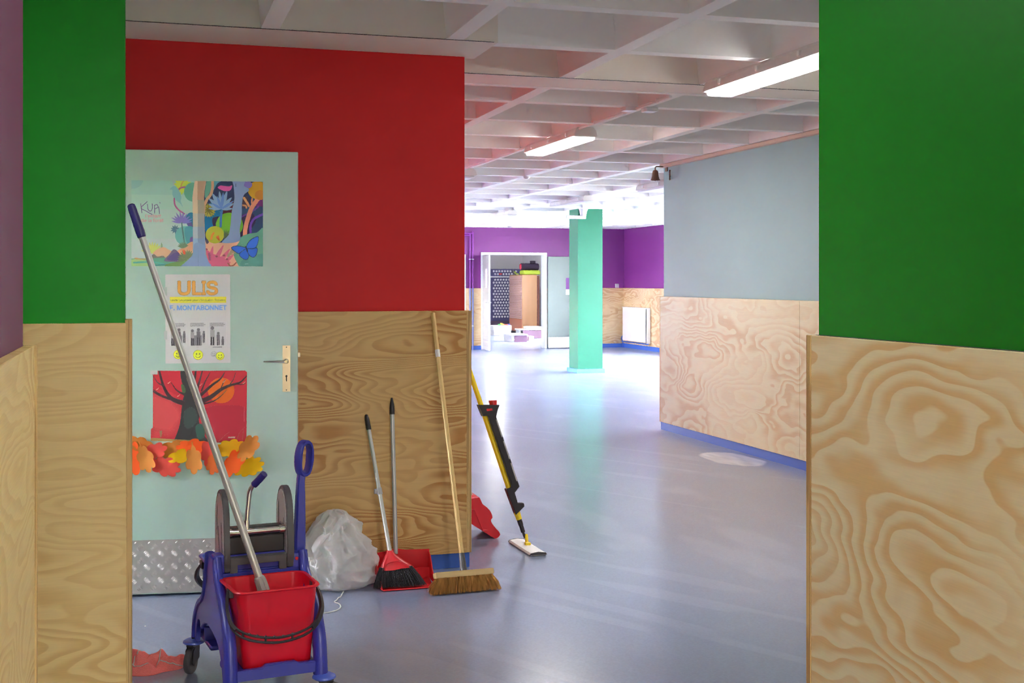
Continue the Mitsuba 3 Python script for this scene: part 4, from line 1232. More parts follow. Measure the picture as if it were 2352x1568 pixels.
# red dustpan on a long handle
dp = thing('dustpan', 'red dustpan on a long handle behind the red headed broom', 'dustpan')
X0, X1, YB, YF = 1.040, 1.325, 5.815, 5.585
xa0, xa1 = 1.052, 1.286
pan = [bprism([(X0, 0.012), (X1 - 0.012, 0.012), (X1, 0.135), (1.20, 0.139), (1.158, 0.149), (1.12, 0.139), (X0, 0.128)], YB - 0.006, YB, 'xz', 0.002)]
for s, xb in ((0, X0), (1, X1 - 0.008)):
    pts_ = [(YB, 0.006), (YB, 0.130), (YB - 0.06, 0.118), (YB - 0.13, 0.085 if s == 0 else 0.062), (YF + 0.02, 0.035 if s == 0 else 0.020), (YF, 0.006)]
    w_ = bprism(pts_, 0.0, 0.005, 'yz', 0.0015)
    v_, f_ = vf(w_)
    v_[:, 0] += xb + (YB - v_[:, 1]) * (0.05 if s == 0 else -0.10) * 0.6
    pan.append(trimesh.Trimesh(v_, f_, process=False))
pan.append(prism([(X0 + 0.002, YB), (X1 - 0.004, YB), (1.292, YF), (1.054, YF)][::-1], 0.003, 0.0075, 'xy'))
lip = np.array([(1.054, YF, 0.006), (1.10, YF - 0.001, 0.006), (1.25, YF - 0.001, 0.006), (1.292, YF, 0.006)])
pan.append(tube(lip, 0.0035, 8))
pan.append(bprism([(1.20, 0.006), (1.315, 0.006), (1.318, 0.060), (1.20, 0.056)], YB - 0.055, YB - 0.050, 'xz', 0.001))
part(dp, 'pan', cat(*pan), 'm_red_plastic', 30)
g0, g1 = np.array([1.158, 5.812, 0.142]), np.array([1.158, 5.910, 0.868])
gd = (g1 - g0) / np.linalg.norm(g1 - g0)
part(dp, 'handle', rod(g0 - gd * 0.02, g1 - gd * 0.06, 0.0108, 0.0108, n=18), 'm_alu_dull', 40)
part(dp, 'hand_cap', sweep(np.array([g1 - gd * 0.082, g1 - gd * 0.078, g1 - gd * 0.045, g1 - gd * 0.025, g1 - gd * 0.006, g1]), circle(1, 14), scale=np.array([0.0122, 0.0128, 0.0125, 0.009, 0.0055, 0.003])), 'm_black', 40, label='black plastic handle end')
plastic('m_alu_dull', [0.50, 0.49, 0.50], 0.4, 0.5, metallic=0.7)

# wooden push broom
plastic('m_wood_handle', mikit.proc(lambda p, n, uv: mix(lin(222, 190, 128), lin(206, 168, 104), noise(p.x * 90, p.y * 90, p.z * 5))), 0.45, 0.35)
plastic('m_wood_block', mikit.proc(lambda p, n, uv: mix(lin(206, 180, 130), lin(184, 152, 104), fbm(p.x * 8, p.y * 60, p.z * 60, octaves=2))), 0.6, 0.25)
plastic('m_coir', mikit.proc(lambda p, n, uv: mix(lin(206, 152, 84), lin(128, 84, 44), noise(p.x * 130, p.y * 130, p.z * 12))), 0.8, 0.15)
pbm = thing('push_broom', 'wooden push broom with straw bristles leaning on the plywood near the corner', 'broom')
bc, bd = np.array([1.413, 5.485, 0.083]), np.array([0.9985, 0.055, 0.0])
by = np.array([-0.055, 0.9985, 0.0])
b1 = np.array([1.364, 5.908, 1.281]); b0 = bc + np.array([0, 0.0, 0.012])
bdv = (b1 - b0) / np.linalg.norm(b1 - b0)
MB = mat(bc, bd, by * math.cos(.3) + np.array([0, 0, -math.sin(.3)]), by * math.sin(.3) + np.array([0, 0, math.cos(.3)]))
part(pbm, 'block', bprism(Polygon([(-0.140, -0.026), (0.140, -0.026), (0.143, 0.0), (0.140, 0.026), (-0.140, 0.026), (-0.143, 0.0)]), -0.013, 0.014, 'xy', 0.004), 'm_wood_block', 30, M=MB)
part(pbm, 'handle', rod(b0 + bdv * 0.04, b1, 0.0116, 0.0112, n=18), 'm_wood_handle', 40)
part(pbm, 'socket', sweep(np.array([b0 - bdv * 0.005, b0 + bdv * 0.002, b0 + bdv * 0.07, b0 + bdv * 0.082]), circle(1, 16), scale=np.array([0.018, 0.0165, 0.0138, 0.0125])), 'm_dark_grey', 35, label='dark metal handle socket')
part(pbm, 'sticker', rod(b1 - bdv * 0.228, b1 - bdv * 0.190, 0.0122, n=18), 'm_white_plastic', 40, label='white paper sticker')
rows = []
for i in range(1700):
    s = RNG.random(); q = RNG.random() - 0.5
    cl_ = math.floor(s * 13) / 13.0
    root = bc + bd * (-0.132 + 0.264 * s) + MB[:3, 1] * (q * 0.044) - MB[:3, 2] * 0.012
    flare = 1.27 + 0.04 * math.sin(9 * cl_)
    tip = np.array([bc[0], bc[1], 0]) + bd * ((-0.132 + 0.264 * s) * flare + RNG.normal(0, 0.003)) + by * (q * 0.078 - 0.004 + RNG.normal(0, 0.003)) + np.array([0, 0, 0.003 + 0.006 * RNG.random()])
    rows.append((root, tip, bd * (s - 0.5) * 0.014 + bd * RNG.normal(0, 0.0015)))
part(pbm, 'bristles', bristles(rows, 0.0012), 'm_coir', True, kind='stuff', label='brown straw bristles')

# ------------------------------------------------------------------ spray mop
sp = thing('spray_mop', 'yellow and black spray mop with a white flat plate behind the wall corner', 'spray mop')
B0, T0 = np.array([2.0, 6.33, 0.04]), np.array([1.5955, 6.417, 1.279])
aa = (T0 - B0) / np.linalg.norm(T0 - B0); LS = np.linalg.norm(T0 - B0)
cc_ = np.cross([1.0, 0, 0], aa); cc_ /= np.linalg.norm(cc_)
bb = np.cross(aa, cc_)
MS = mat(B0, bb, -cc_, aa)     # (across, away from the viewer, along)
if np.linalg.det(MS[:3, :3]) < 0:
    MS = mat(B0, bb, cc_, aa)
part(sp, 'handle', cat(rod((-0.020, 0, 0.18), (-0.020, 0, LS), 0.0135, n=18)), 'm_yellow', 40, M=MS, label='yellow tube handle')
part(sp, 'hand_grip', rod((-0.020, 0, LS - 0.12), (-0.020, 0, LS), 0.0155, n=18), 'm_black', 40, M=MS)
body_p = [(-0.038, 0.783), (0.073, 0.742), (0.054, 0.720), (0.034, 0.688), (0.034, 0.288), (-0.002, 0.266), (-0.004, 0.207), (0.027, 0.195), (0.026, 0.178), (-0.034, 0.152), (-0.040, 0.300), (-0.012, 0.302), (-0.004, 0.32), (-0.004, 0.708), (-0.034, 0.716)]
part(sp, 'reservoir', bprism(Polygon(body_p).buffer(0), -0.026, 0.026, 'xz', 0.004), 'm_black', 25, M=MS, label='black bottle reservoir')
part(sp, 'filler_cap', cat(rod((0.044, 0, 0.752), (0.050, 0, 0.768), 0.020, n=20), rod((0.047, 0, 0.765), (0.050, 0, 0.776), 0.022, n=16)), 'm_red_plastic', 35, M=MS, label='red filler cap')
for z0_, z1_ in ((0.570, 0.680), (0.444, 0.556), (0.318, 0.430)):
    part(sp, 'level_window', rbox(0.026, 0.032, -0.0275, -0.0245, z0_ + 0.004, z1_ - 0.004, 0.002), 'm_mid_grey', M=MS)
part(sp, 'badge', bprism([(-0.006, 0.735), (0.025, 0.728), (0.026, 0.740), (-0.005, 0.748)], -0.0275, -0.0255, 'xz', 0.0006), 'm_red_plastic', M=MS, label='small red badge')
part(sp, 'collar', cat(rod((-0.020, 0, 0.118), (-0.020, 0, 0.160), 0.0155, 0.0175, n=18)), 'm_yellow', 40, M=MS, label='yellow collar')
part(sp, 'joint', cat(rod((-0.021, 0, 0.085), (-0.020, 0, 0.125), 0.0135, n=16), rod((-0.022, 0, 0.045), (-0.021, 0, 0.085), 0.0115, n=16), rod((-0.023, 0, 0.012), (-0.022, 0, 0.048), 0.0065, n=10)), 'm_black', 40, M=MS)
fp = np.array([1.966, 6.262, 0.0])
part(sp, 'swivel', cat(rod((1.984, 6.335, 0.058), (1.972, 6.285, 0.026), 0.009, n=12), rbox(1.955, 1.985, 6.252, 6.282, 0.020, 0.034, 0.004)), 'm_yellow', 40, label='yellow swivel foot')
part(sp, 'plate', bprism([(-0.046, 0.008), (-0.040, 0.016), (0.0, 0.021), (0.040, 0.016), (0.046, 0.008), (0.040, 0.006), (-0.040, 0.006)], -0.178, 0.178, 'xz', 0.0015), 'm_white_plastic', 30, M=mat([1.964, 6.256, 0], [0.999, 0.03, 0], [-0.03, 0.999, 0], [0, 0, 1]))
part(sp, 'plate_end', bprism([(-0.049, 0.006), (-0.041, 0.017), (0.0, 0.0225), (0.041, 0.017), (0.049, 0.006)], -0.1805, -0.176, 'xz', 0.001), 'm_dark_grey', M=mat([1.964, 6.256, 0], [0.999, 0.03, 0], [-0.03, 0.999, 0], [0, 0, 1]))
part(sp, 'plate_end', bprism([(-0.049, 0.006), (-0.041, 0.017), (0.0, 0.0225), (0.041, 0.017), (0.049, 0.006)], 0.176, 0.1805, 'xz', 0.001), 'm_dark_grey', M=mat([1.964, 6.256, 0], [0.999, 0.03, 0], [-0.03, 0.999, 0], [0, 0, 1]))
part(sp, 'pad', rbox(-0.046, 0.046, -0.178, 0.178, 0.001, 0.0075, 0.003), 'm_mid_grey', M=mat([1.964, 6.256, 0], [0.999, 0.03, 0], [-0.03, 0.999, 0], [0, 0, 1]))

# ------------------------------------------------------------------ second dustpan behind the wall corner
d2 = thing('dustpan', 'red dustpan lying tilted behind the corner of the plywood wall', 'dustpan')
side = Polygon([(1.690, 0.215), (1.745, 0.232), (1.782, 0.234), (1.800, 0.196), (1.824, 0.178), (1.842, 0.158), (1.853, 0.137), (1.857, 0.116), (1.848, 0.108), (1.848, 0.098), (1.858, 0.080), (1.878, 0.056), (1.895, 0.038), (1.902, 0.022), (1.896, 0.010), (1.884, 0.002), (1.870, 0.000), (1.815, 0.036), (1.690, 0.120)])
side = side.buffer(0.004).buffer(-0.004)
floor_l = [(1.690, 0.120), (1.815, 0.036), (1.870, 0.0), (1.873, 0.004), (1.818, 0.041), (1.692, 0.126)]
pan2 = [bprism(side, 6.560, 6.565, 'yz' if False else 'xz', 0.0015), bprism(side, 6.795, 6.800, 'xz', 0.0015), prism(floor_l, 6.560, 6.800, 'xz'),
        prism([(1.690, 0.120), (1.690, 0.215), (1.745, 0.232), (1.782, 0.234), (1.780, 0.229), (1.746, 0.227), (1.695, 0.211), (1.695, 0.122)][::-1], 6.560, 6.800, 'xz'),
        rbox(1.735, 1.785, 6.63, 6.72, 0.200, 0.236, 0.006)]
seam = np.array([(1.700, 6.558, 0.172), (1.750, 6.558, 0.170), (1.775, 6.558, 0.110), (1.800, 6.558, 0.052), (1.830, 6.558, 0.050)])
pan2.append(tube(seam, 0.0025, 6))
part(d2, 'pan', cat(*pan2), 'm_red_plastic', 30)
e0, e1 = np.array([1.765, 6.66, 0.225]), np.array([1.585, 6.70, 0.60])
part(d2, 'handle', cat(rod(e0, e0 + (e1 - e0) * 0.16, 0.0085, n=14), rod(e0 + (e1 - e0) * 0.15, e0 + (e1 - e0) * 0.20, 0.0125, n=14), rod(e0 + (e1 - e0) * 0.2, e1, 0.0105, n=14)), 'm_alu_dull', 40, label='grey metal handle')

# ------------------------------------------------------------------ plastic bag with waste in it
plastic('m_bag_box', [0.78, 0.78, 0.77], 0.5, 0.3)
scene['m_bag'] = {'type': 'principledthin', 'base_color': rgb([0.97, 0.96, 0.97]), 'roughness': 0.26, 'spec_trans': 0.36, 'diff_trans': 0.7, 'eta': 1.35}


def bag_mesh():
    n_, m_ = 110, 70
    th_ = np.linspace(0, 2 * math.pi, n_, endpoint=False)
    V = []
    # silhouette: half widths by height, leaning; the neck flops over to the left
    zs = np.linspace(0.0, 1.0, m_)
    for t_ in zs:
        z = 0.345 * t_
        w_ = np.interp(t_, [0, 0.03, 0.12, 0.35, 0.6, 0.8, 0.92, 1.0], [0.118, 0.142, 0.158, 0.160, 0.135, 0.090, 0.055, 0.014])
        d_ = np.interp(t_, [0, 0.03, 0.12, 0.35, 0.6, 0.8, 0.92, 1.0], [0.095, 0.112, 0.120, 0.115, 0.090, 0.055, 0.030, 0.010])
        cx = np.interp(t_, [0, 0.3, 0.6, 0.85, 1.0], [0.880, 0.872, 0.872, 0.868, 0.862])
        cy = np.interp(t_, [0, 1.0], [5.755, 5.79])
        for a_ in th_:
            V.append((cx + w_ * math.cos(a_), cy + d_ * math.sin(a_), z))
    V = np.array(V)
    F = []
    for i in range(m_ - 1):
        for j in range(n_):
            k_ = (j + 1) % n_
            F += [(i * n_ + j, i * n_ + k_, (i + 1) * n_ + k_), (i * n_ + j, (i + 1) * n_ + k_, (i + 1) * n_ + j)]
    F += [(j, 0, (j + 1) % n_)[::1] for j in range(1, n_ - 1)]
    top0 = (m_ - 1) * n_
    F += [(top0, top0 + j, top0 + j + 1) for j in range(1, n_ - 1)]
    c = np.array([0.872, 5.77, 0.0])
    rad = V - c; rad[:, 2] = 0; rad /= np.linalg.norm(rad, axis=1, keepdims=True) + 1e-9
    an = np.arctan2(rad[:, 1], rad[:, 0])
    ridge = lambda q: 1 - np.abs(2 * q - 1)
    f1 = ridge(meshkit.noise(np.c_[np.cos(an) * 2.2, np.sin(an) * 2.2, V[:, 2] * 9 + 1.5 * an]))
    f2 = ridge(meshkit.noise(np.c_[np.cos(an) * 4.5 + V[:, 2] * 8, np.sin(an) * 4.5 - V[:, 2] * 11, V[:, 2] * 16], 3))
    f3 = ridge(meshkit.noise(np.c_[V[:, 0] * 38, V[:, 1] * 38, V[:, 2] * 30], 7))
    amp = 0.046 * (f1 - 0.5) + 0.030 * (f2 - 0.5) + 0.008 * (f3 - 0.5)
    V = V + rad * amp[:, None] * np.clip(V[:, 2:] / 0.02, 0.2, 1)
    V[:, 2] += np.where(V[:, 2] > 0.02, 0.015 * (f2 - 0.5), 0)
    V[:, 2] = np.maximum(V[:, 2], 0.001)
    return trimesh.Trimesh(V, np.array(F), process=False)


bag = thing('plastic_bag', 'crumpled translucent white plastic bag on the floor left of the dustpan', 'plastic bag')
part(bag, 'film', bag_mesh(), 'm_bag', True)
flap = []
nu, nv = 26, 16
for i in range(nu):
    for j in range(nv):
        u_, v_ = i / (nu - 1), j / (nv - 1)
        x = 0.735 + 0.175 * u_ + 0.02 * v_
        z = 0.200 + 0.135 * u_ ** 0.8 - 0.085 * v_ * (1 - 0.55 * u_) + 0.008 * math.sin(9 * u_ + 4 * v_)
        y = 5.690 + 0.075 * u_ - 0.030 * math.sin(math.pi * v_) + 0.006 * math.sin(14 * v_ + 7 * u_)
        flap.append((x, y, z))
ff = []
for i in range(nu - 1):
    for j in range(nv - 1):
        p_ = i * nv + j
        ff += [(p_, p_ + nv, p_ + nv + 1), (p_, p_ + nv + 1, p_ + 1)]
part(bag, 'opening_flap', (np.array(flap), np.array(ff)), 'm_bag', True)
Mx = mat([0.940, 5.785, 0.135], [0.96, 0.1, 0.26], [-0.1, 0.995, 0.0], [-0.26, 0.0, 0.965])
solid('packaging_box', rbox(-0.024, 0.024, -0.045, 0.045, -0.105, 0.105, 0.004), 'm_bag_box', 'white upright packaging box at the right inside the plastic bag', 'box', 30, M=Mx)
Mx = mat([0.825, 5.765, 0.120], [0.86, 0.1, 0.5], [-0.1, 0.99, 0.0], [-0.5, 0.0, 0.86])
solid('packaging_box', rbox(-0.075, 0.075, -0.045, 0.045, -0.045, 0.045, 0.004), 'm_bag_box', 'white slanted packaging box in the middle of the plastic bag', 'box', 30, M=Mx)
solid('packet', rbox(-0.045, 0.045, -0.02, 0.02, -0.03, 0.03, 0.012), plastic('m_pink', [0.62, 0.26, 0.32], 0.5, 0.3), 'pinkish packet at the lower right inside the plastic bag', 'packet', 30, M=mat([0.930, 5.715, 0.042], [0.9, 0.2, 0.35], [-0.2, 0.98, 0], [-0.35, 0, 0.93]))
solid('string', tube([(0.878, 5.635, 0.003), (0.866, 5.60, 0.003), (0.850, 5.545, 0.003), (0.838, 5.53, 0.003), (0.823, 5.49, 0.003), (0.808, 5.46, 0.003), (0.822, 5.43, 0.003), (0.826, 5.39, 0.003), (0.815, 5.345, 0.003), (0.785, 5.31, 0.003), (0.745, 5.292, 0.003), (0.705, 5.285, 0.003), (0.66, 5.29, 0.003)], 0.0028, 6, 4), 'm_white_plastic', 'thin white string curling on the floor from the plastic bag', 'string', True)

# ------------------------------------------------------------------ crumpled floor cloth
def cloth_height(x, y):
    p = np.c_[x * 9.0, y * 9.0, 0 * x]
    r_ = lambda q: 1 - np.abs(2 * q - 1)
    p = p + 0.8 * np.c_[meshkit.noise(p * 1.3, 31), meshkit.noise(p * 1.3, 32), 0 * x]
    return 0.50 * r_(meshkit.noise(p * 1.5, 4)) + 0.38 * r_(meshkit.noise(p * 3.3 + 3, 9)) + 0.16 * r_(meshkit.noise(p * 7.0, 12))


nn = 120
uu, vv = np.meshgrid(np.linspace(-1, 1, nn), np.linspace(-1, 1, nn), indexing='ij')
mx = uu * np.sqrt(1 - vv ** 2 / 2); my = vv * np.sqrt(1 - uu ** 2 / 2)
rr_ = np.sqrt(mx ** 2 + my ** 2)
ang_ = np.arctan2(my, mx)
edge_ = 1 + 0.10 * np.sin(3 * ang_ + 1) + 0.06 * np.sin(7 * ang_)
cxl, cyl = mx * 0.135 * edge_, my * 0.085 * edge_
FOLDS = [(-0.125, 0.010, -0.02, 0.045, 0.026, 0.050), (-0.10, -0.045, -0.015, -0.005, 0.022, 0.046), (-0.05, 0.055, 0.03, 0.02, 0.024, 0.062), (-0.035, -0.020, 0.020, 0.000, 0.022, 0.058), (-0.08, -0.06, 0.0, -0.062, 0.020, 0.034),
         (0.025, 0.035, 0.055, -0.02, 0.016, 0.048), (0.050, 0.012, 0.115, 0.006, 0.020, 0.040), (0.045, -0.035, 0.105, -0.042, 0.022, 0.036), (0.075, -0.030, 0.080, -0.005, 0.018, 0.042), (0.100, -0.010, 0.125, -0.030, 0.018, 0.034), (-0.13, -0.03, -0.09, -0.02, 0.024, 0.038)]
acc = np.zeros_like(cxl)
wx = cxl + 0.006 * np.sin(cyl * 90 + 2); wy = cyl + 0.006 * np.sin(cxl * 80)
for fx0, fy0, fx1, fy1, fr, fh in FOLDS:
    d_ = np.array([fx1 - fx0, fy1 - fy0]); l2 = d_ @ d_
    t_ = np.clip(((wx - fx0) * d_[0] + (wy - fy0) * d_[1]) / l2, 0, 1)
    q_ = np.hypot(wx - fx0 - t_ * d_[0], wy - fy0 - t_ * d_[1]) / fr
    acc += np.exp(200 * 1.25 * fh * np.sqrt(np.clip(1 - (q_ * 0.82) ** 2, 0, 1)) * (0.85 + 0.15 * np.cos(6 * t_)))
hh = cloth_height(cxl.ravel() * 1.6 + 0.3, cyl.ravel() * 1.6).reshape(nn, nn)
zz = 0.003 + np.maximum(0, np.log(acc / len(FOLDS))) / 200 * np.clip((1 - rr_) * 5, 0, 1) ** 0.6 + 0.034 * (hh - 0.5) * np.clip((1 - rr_) * 4, 0, 1)
from scipy.ndimage import gaussian_filter
zz = np.maximum(0.85 * gaussian_filter(zz, 1.8), 0.0015)
hd_ = hh - hh.mean()
cxl2 = cxl + 0.006 * np.sin(cyl * 70 + 3 * hd_) * (1 - rr_)
cyl2 = cyl + 0.006 * np.sin(cxl * 60) * (1 - rr_)
cv = np.stack([cxl2.ravel() + 0.012, cyl2.ravel() + 4.735, zz.ravel()], 1)
cf = []
for i in range(nn - 1):
    for j in range(nn - 1):
        p_ = i * nn + j
        cf += [(p_, p_ + nn, p_ + nn + 1), (p_, p_ + nn + 1, p_ + 1)]
bot = cv.copy(); bot[:, 2] = np.maximum(0.0008, bot[:, 2] * 0.15)
rim = [i * nn for i in range(nn)] + [(nn - 1) * nn + j for j in range(1, nn)] + [i * nn + nn - 1 for i in range(nn - 2, -1, -1)] + [j for j in range(nn - 2, 0, -1)]
N0 = len(cv)
cf2 = [(a_ + N0, c_ + N0, b_ + N0) for a_, b_, c_ in cf] + [q for i in range(len(rim)) for q in ((rim[i], rim[i] + N0, rim[(i + 1) % len(rim)]), (rim[(i + 1) % len(rim)], rim[i] + N0, rim[(i + 1) % len(rim)] + N0))]
plastic('m_cloth', mikit.proc(lambda p, n, uv: mix([0.80, 0.20, 0.18], [0.66, 0.14, 0.13], noise(p.x * 420, p.y * 420, p.z * 420))), 0.9, 0.1, sheen=0.4)
cl_t = thing('floor_cloth', 'crumpled coral red cleaning cloth with a grey hem on the floor', 'cloth')
part(cl_t, 'fabric', (np.vstack([cv, bot]), np.array(cf + cf2)), 'm_cloth', 60)


def on_cloth(path):
    out = []
    P = smooth_path([(a_, b_, 0) for a_, b_ in path], 8)[:, :2]
    from scipy.spatial import cKDTree
    kt = cKDTree(cv[:, :2])
    for q in P:
        _, i = kt.query(q, 4)
        out.append((q[0], q[1], cv[i, 2].mean() + 0.0008))
    return np.array(out)


plastic('m_hem', [0.50, 0.44, 0.42], 0.8, 0.1)
for path in ([(-0.055, 4.700), (-0.02, 4.675), (0.02, 4.690), (0.045, 4.700), (0.05, 4.735), (0.055, 4.765)], [(0.05, 4.70), (0.08, 4.692), (0.11, 4.690), (0.135, 4.705)], [(-0.045, 4.69), (-0.035, 4.73), (-0.03, 4.77), (-0.015, 4.80)]):
    part(cl_t, 'hem', tube(on_cloth(path), 0.0022, 6), 'm_hem', True)
solid('paper_scrap', rbox(-0.0035, 0.0035, -0.0025, 0.0025, 0.0005, 0.003, 0.001), 'm_white_plastic', 'tiny pale scrap on the floor before the checker plate', 'scrap', M=mat([-0.002, 5.31, 0.0], [.9, .4, 0], [-.4, .9, 0], [0, 0, 1]))
# ------------------------------------------------------------------ things on the hall ceiling and walls
plastic('m_bell', [0.16, 0.085, 0.055], 0.45, 0.5, metallic=0.6)
bell = thing('bell', 'small dark bronze bell hanging at the top corner of the pale blue wall', 'bell')
bx, by_ = 4.705, 10.86
part(bell, 'body', lathe([(0.0, 0.098), (0.014, 0.098), (0.024, 0.092), (0.028, 0.078), (0.032, 0.04), (0.040, 0.012), (0.050, 0.0), (0.047, 0.0), (0.036, 0.014), (0.028, 0.042), (0.024, 0.078), (0.0, 0.088)], 24, at=(bx, by_, 2.412)), 'm_bell', 40)
part(bell, 'clapper', cat(rod((bx, by_, 2.50), (bx, by_, 2.415), 0.003, n=8), manifold3d.Manifold.sphere(0.009, 12).translate((bx, by_, 2.414))), 'm_bell', 40)
part(bell, 'bracket', cat(tube([(bx, by_, 2.508), (bx, by_, 2.532), (bx + 0.02, by_, 2.545), (bx + 0.12, by_, 2.545)], 0.006, 8, 4), rbox(4.815, 4.828, by_ - 0.025, by_ + 0.025, 2.50, 2.57, 0.003)), 'm_bell', 40)
rope = [(bx + 0.085, by_ - 0.035, 2.50 - 0.012 * q) for q in range(8)]
part(bell, 'pull_rope', cat(*[manifold3d.Manifold.sphere(0.009, 8).translate((4.812, by_ - 0.10, 2.50 - 0.014 * q)) for q in range(7)]), 'm_bell', 40)

for i, (y0, y1) in enumerate(((6.80, 8.42), (9.69, 11.84))):
    solid('conduit', cat(tube([(3.045, y0, 2.558), (3.045, y1, 2.558)], 0.009, 8), *[rbox(3.033, 3.057, q - 0.008, q + 0.008, 2.546, 2.576, 0.003) for q in np.arange(y0 + 0.2, y1, 0.55)]), 'm_ceiling',
          ('cable conduit on the ceiling rib between the two lit lamps', 'cable conduit on the ceiling rib behind the far lit lamp')[i], 'conduit', 30)
solid('junction_box', rbox(3.115, 3.20, 7.335, 7.425, 2.545, 2.574, 0.006), 'm_white_plastic', 'white junction box on the right of the ceiling rib between the lit lamps', 'junction box', 30)
solid('junction_box', rbox(2.97, 3.055, 7.335, 7.425, 2.545, 2.574, 0.006), 'm_white_plastic', 'white junction box on the left of the ceiling rib between the lit lamps', 'junction box', 30)
solid('motion_sensor', lathe([(0, -0.03), (0.02, -0.028), (0.035, -0.012), (0.04, 0.0), (0, 0.0)], 18, at=(3.95, 12.6, 2.573)), 'm_white_plastic', 'small white sensor on the coffered ceiling above the column', 'sensor', 40)

# green column
CX0, CX1, CY0, CY1 = 6.475, 6.885, 17.97, 18.38
struct('column', bprism([(CX0, CY0), (CX1, CY0), (CX1, CY1), (CX0, CY1)], 0.0, ZC, 'xy', 0.006), 'm_mint', 'mint green square column')
part('column', 'plinth', bprism([(CX0 - 0.03, CY0 - 0.03), (CX1 + 0.03, CY0 - 0.03), (CX1 + 0.03, CY1 + 0.03), (CX0 - 0.03, CY1 + 0.03)], 0.0, 0.065, 'xy', 0.006), plastic('m_plinth', [0.12, 0.42, 0.72], 0.4, 0.5))
el = thing('emergency_light', 'white emergency light with a round head at the top of the green column', 'emergency light')
part(el, 'bracket', rbox(6.27, 6.60, 17.93, 17.972, 2.410, 2.468, 0.012), 'm_white_plastic', 30)
part(el, 'head', lathe([(0, 0), (0.048, 0), (0.050, 0.03), (0.058, 0.07), (0.072, 0.105), (0.074, 0.13), (0.060, 0.140), (0, 0.140)], 22, axis=(0.0, -0.10, 0.99), at=(6.545, 17.93, 2.455)), 'm_white_plastic', 40)

# radiator, switch, pipes on the purple walls
rad = thing('radiator', 'white panel radiator on the plywood under the purple wall', 'radiator')
part(rad, 'front_panel', rbox(9.875, 9.885, 23.30, 24.57, 0.165, 0.865, 0.004), 'm_white_plastic', 30)
part(rad, 'back_panel', rbox(9.945, 9.955, 23.30, 24.57, 0.165, 0.865, 0.004), 'm_white_plastic', 30)
part(rad, 'top_grille', rbox(9.872, 9.958, 23.25, 24.59, 0.862, 0.885, 0.004), 'm_white_plastic', 30)
part(rad, 'side_cover', rbox(9.878, 9.956, 23.24, 23.26, 0.150, 0.880, 0.004), 'm_white_plastic', 30)
part(rad, 'pipe', cat(tube([(9.92, 23.26, 0.135), (9.92, 24.62, 0.135), (9.92, 24.66, 0.12), (9.92, 24.66, 0.0)], 0.013, 8, 4), tube([(9.94, 24.72, 0.25), (9.92, 24.74, 0.2), (9.92, 24.66, 0.14)], 0.013, 8, 4)), 'm_blue_base', 40, label='blue heating pipe')
part(rad, 'bracket', cat(*[rbox(9.95, 9.975, q - 0.02, q + 0.02, 0.2, 0.8, 0.004) for q in (23.6, 24.4)]), 'm_white_plastic', 30)
sw = thing('light_switch', 'white light switch on the purple wall above the plywood', 'light switch')
part(sw, 'plate', rbox(9.785, 9.872, 24.768, 24.780, 1.297, 1.385, 0.004), 'm_white_plastic', 30)
part(sw, 'rocker', rbox(9.805, 9.852, 24.764, 24.770, 1.315, 1.367, 0.003), 'm_white_plastic', 30)
for i, px in enumerate((6.512, 6.572)):
    pp = thing('pipe', ('wall pipe nearest the edge of the red wall, purple above and blue below', 'wall pipe beside the far door, purple above and blue below')[i], 'pipe', 'pipes on the purple wall')
    top = 2.40 if i == 0 else 2.44
    part(pp, 'upper', tube([(px, 24.735, WT), (px, 24.735, top - 0.05), (px - 0.015, 24.735, top - 0.012), (px - 0.05, 24.735, top), (px - 0.45, 24.735, top)], 0.015, 10, 5), 'm_purple_pipe' if False else plastic('m_purple_pipe', [0.22, 0.035, 0.30], 0.45, 0.4), True)
    part(pp, 'lower', tube([(px, 24.735, 0.0), (px, 24.735, WT)], 0.0152, 10), plastic('m_blue_pipe', [0.16, 0.20, 0.50], 0.45, 0.4), 40)
    part(pp, 'clamp', cat(*[rbox(px - 0.02, px + 0.02, 24.72, 24.755 if q < 1 else 24.78, q - 0.012, q + 0.012, 0.004) for q in (0.5, 1.9)]), 'm_white_frame', 30)
struct('trim_3', cat(box(6.30, 6.42, 24.745, 24.785, 0.0, 2.0), box(5.2, 6.42, 24.745, 24.785, 1.95, 2.0)), 'm_white_frame', 'white frame beside the pipes')

# double door at the end of the hall
struct('trim_4', cat(cbox(6.755, 6.805, 24.74, 25.0, 0, 2.045, 0.003), cbox(8.165, 8.215, 24.74, 25.0, 0, 2.045, 0.003), cbox(6.755, 8.215, 24.74, 25.0, 1.995, 2.05, 0.003)), 'm_white_frame', 'pale frame of the double door')
a0, a1 = np.array([6.812, 24.755]), np.array([6.752, 24.085])
dv = (a1 - a0) / np.linalg.norm(a1 - a0)
ML = mat([a0[0], a0[1], 0], [dv[0], dv[1], 0], [0, 0, 1], [dv[1], -dv[0], 0])
m_far = plastic('m_door_far', [0.42, 0.43, 0.40], 0.45, 0.4)
d2_ = struct('door_2', cbox(0.0, 0.672, 0.010, 1.985, -0.02, 0.02, 0.003), 'm_door_far', 'left leaf of the double door, opened into the hall', M=ML)
for q in range(4):
    part(d2_, 'louver', cat(rbox(0.07, 0.60, 0.085 + 0.062 * q, 0.100 + 0.062 * q, -0.028, 0.028, 0.004)), 'm_mid_grey', M=ML)
part(d2_, 'notice', box(0.30, 0.55, 1.30, 1.70, -0.0215, -0.0205), 'm_white_plastic', M=ML)
part(d2_, 'notice', box(0.30, 0.55, 1.30, 1.70, 0.0205, 0.0215), 'm_white_plastic', M=ML)
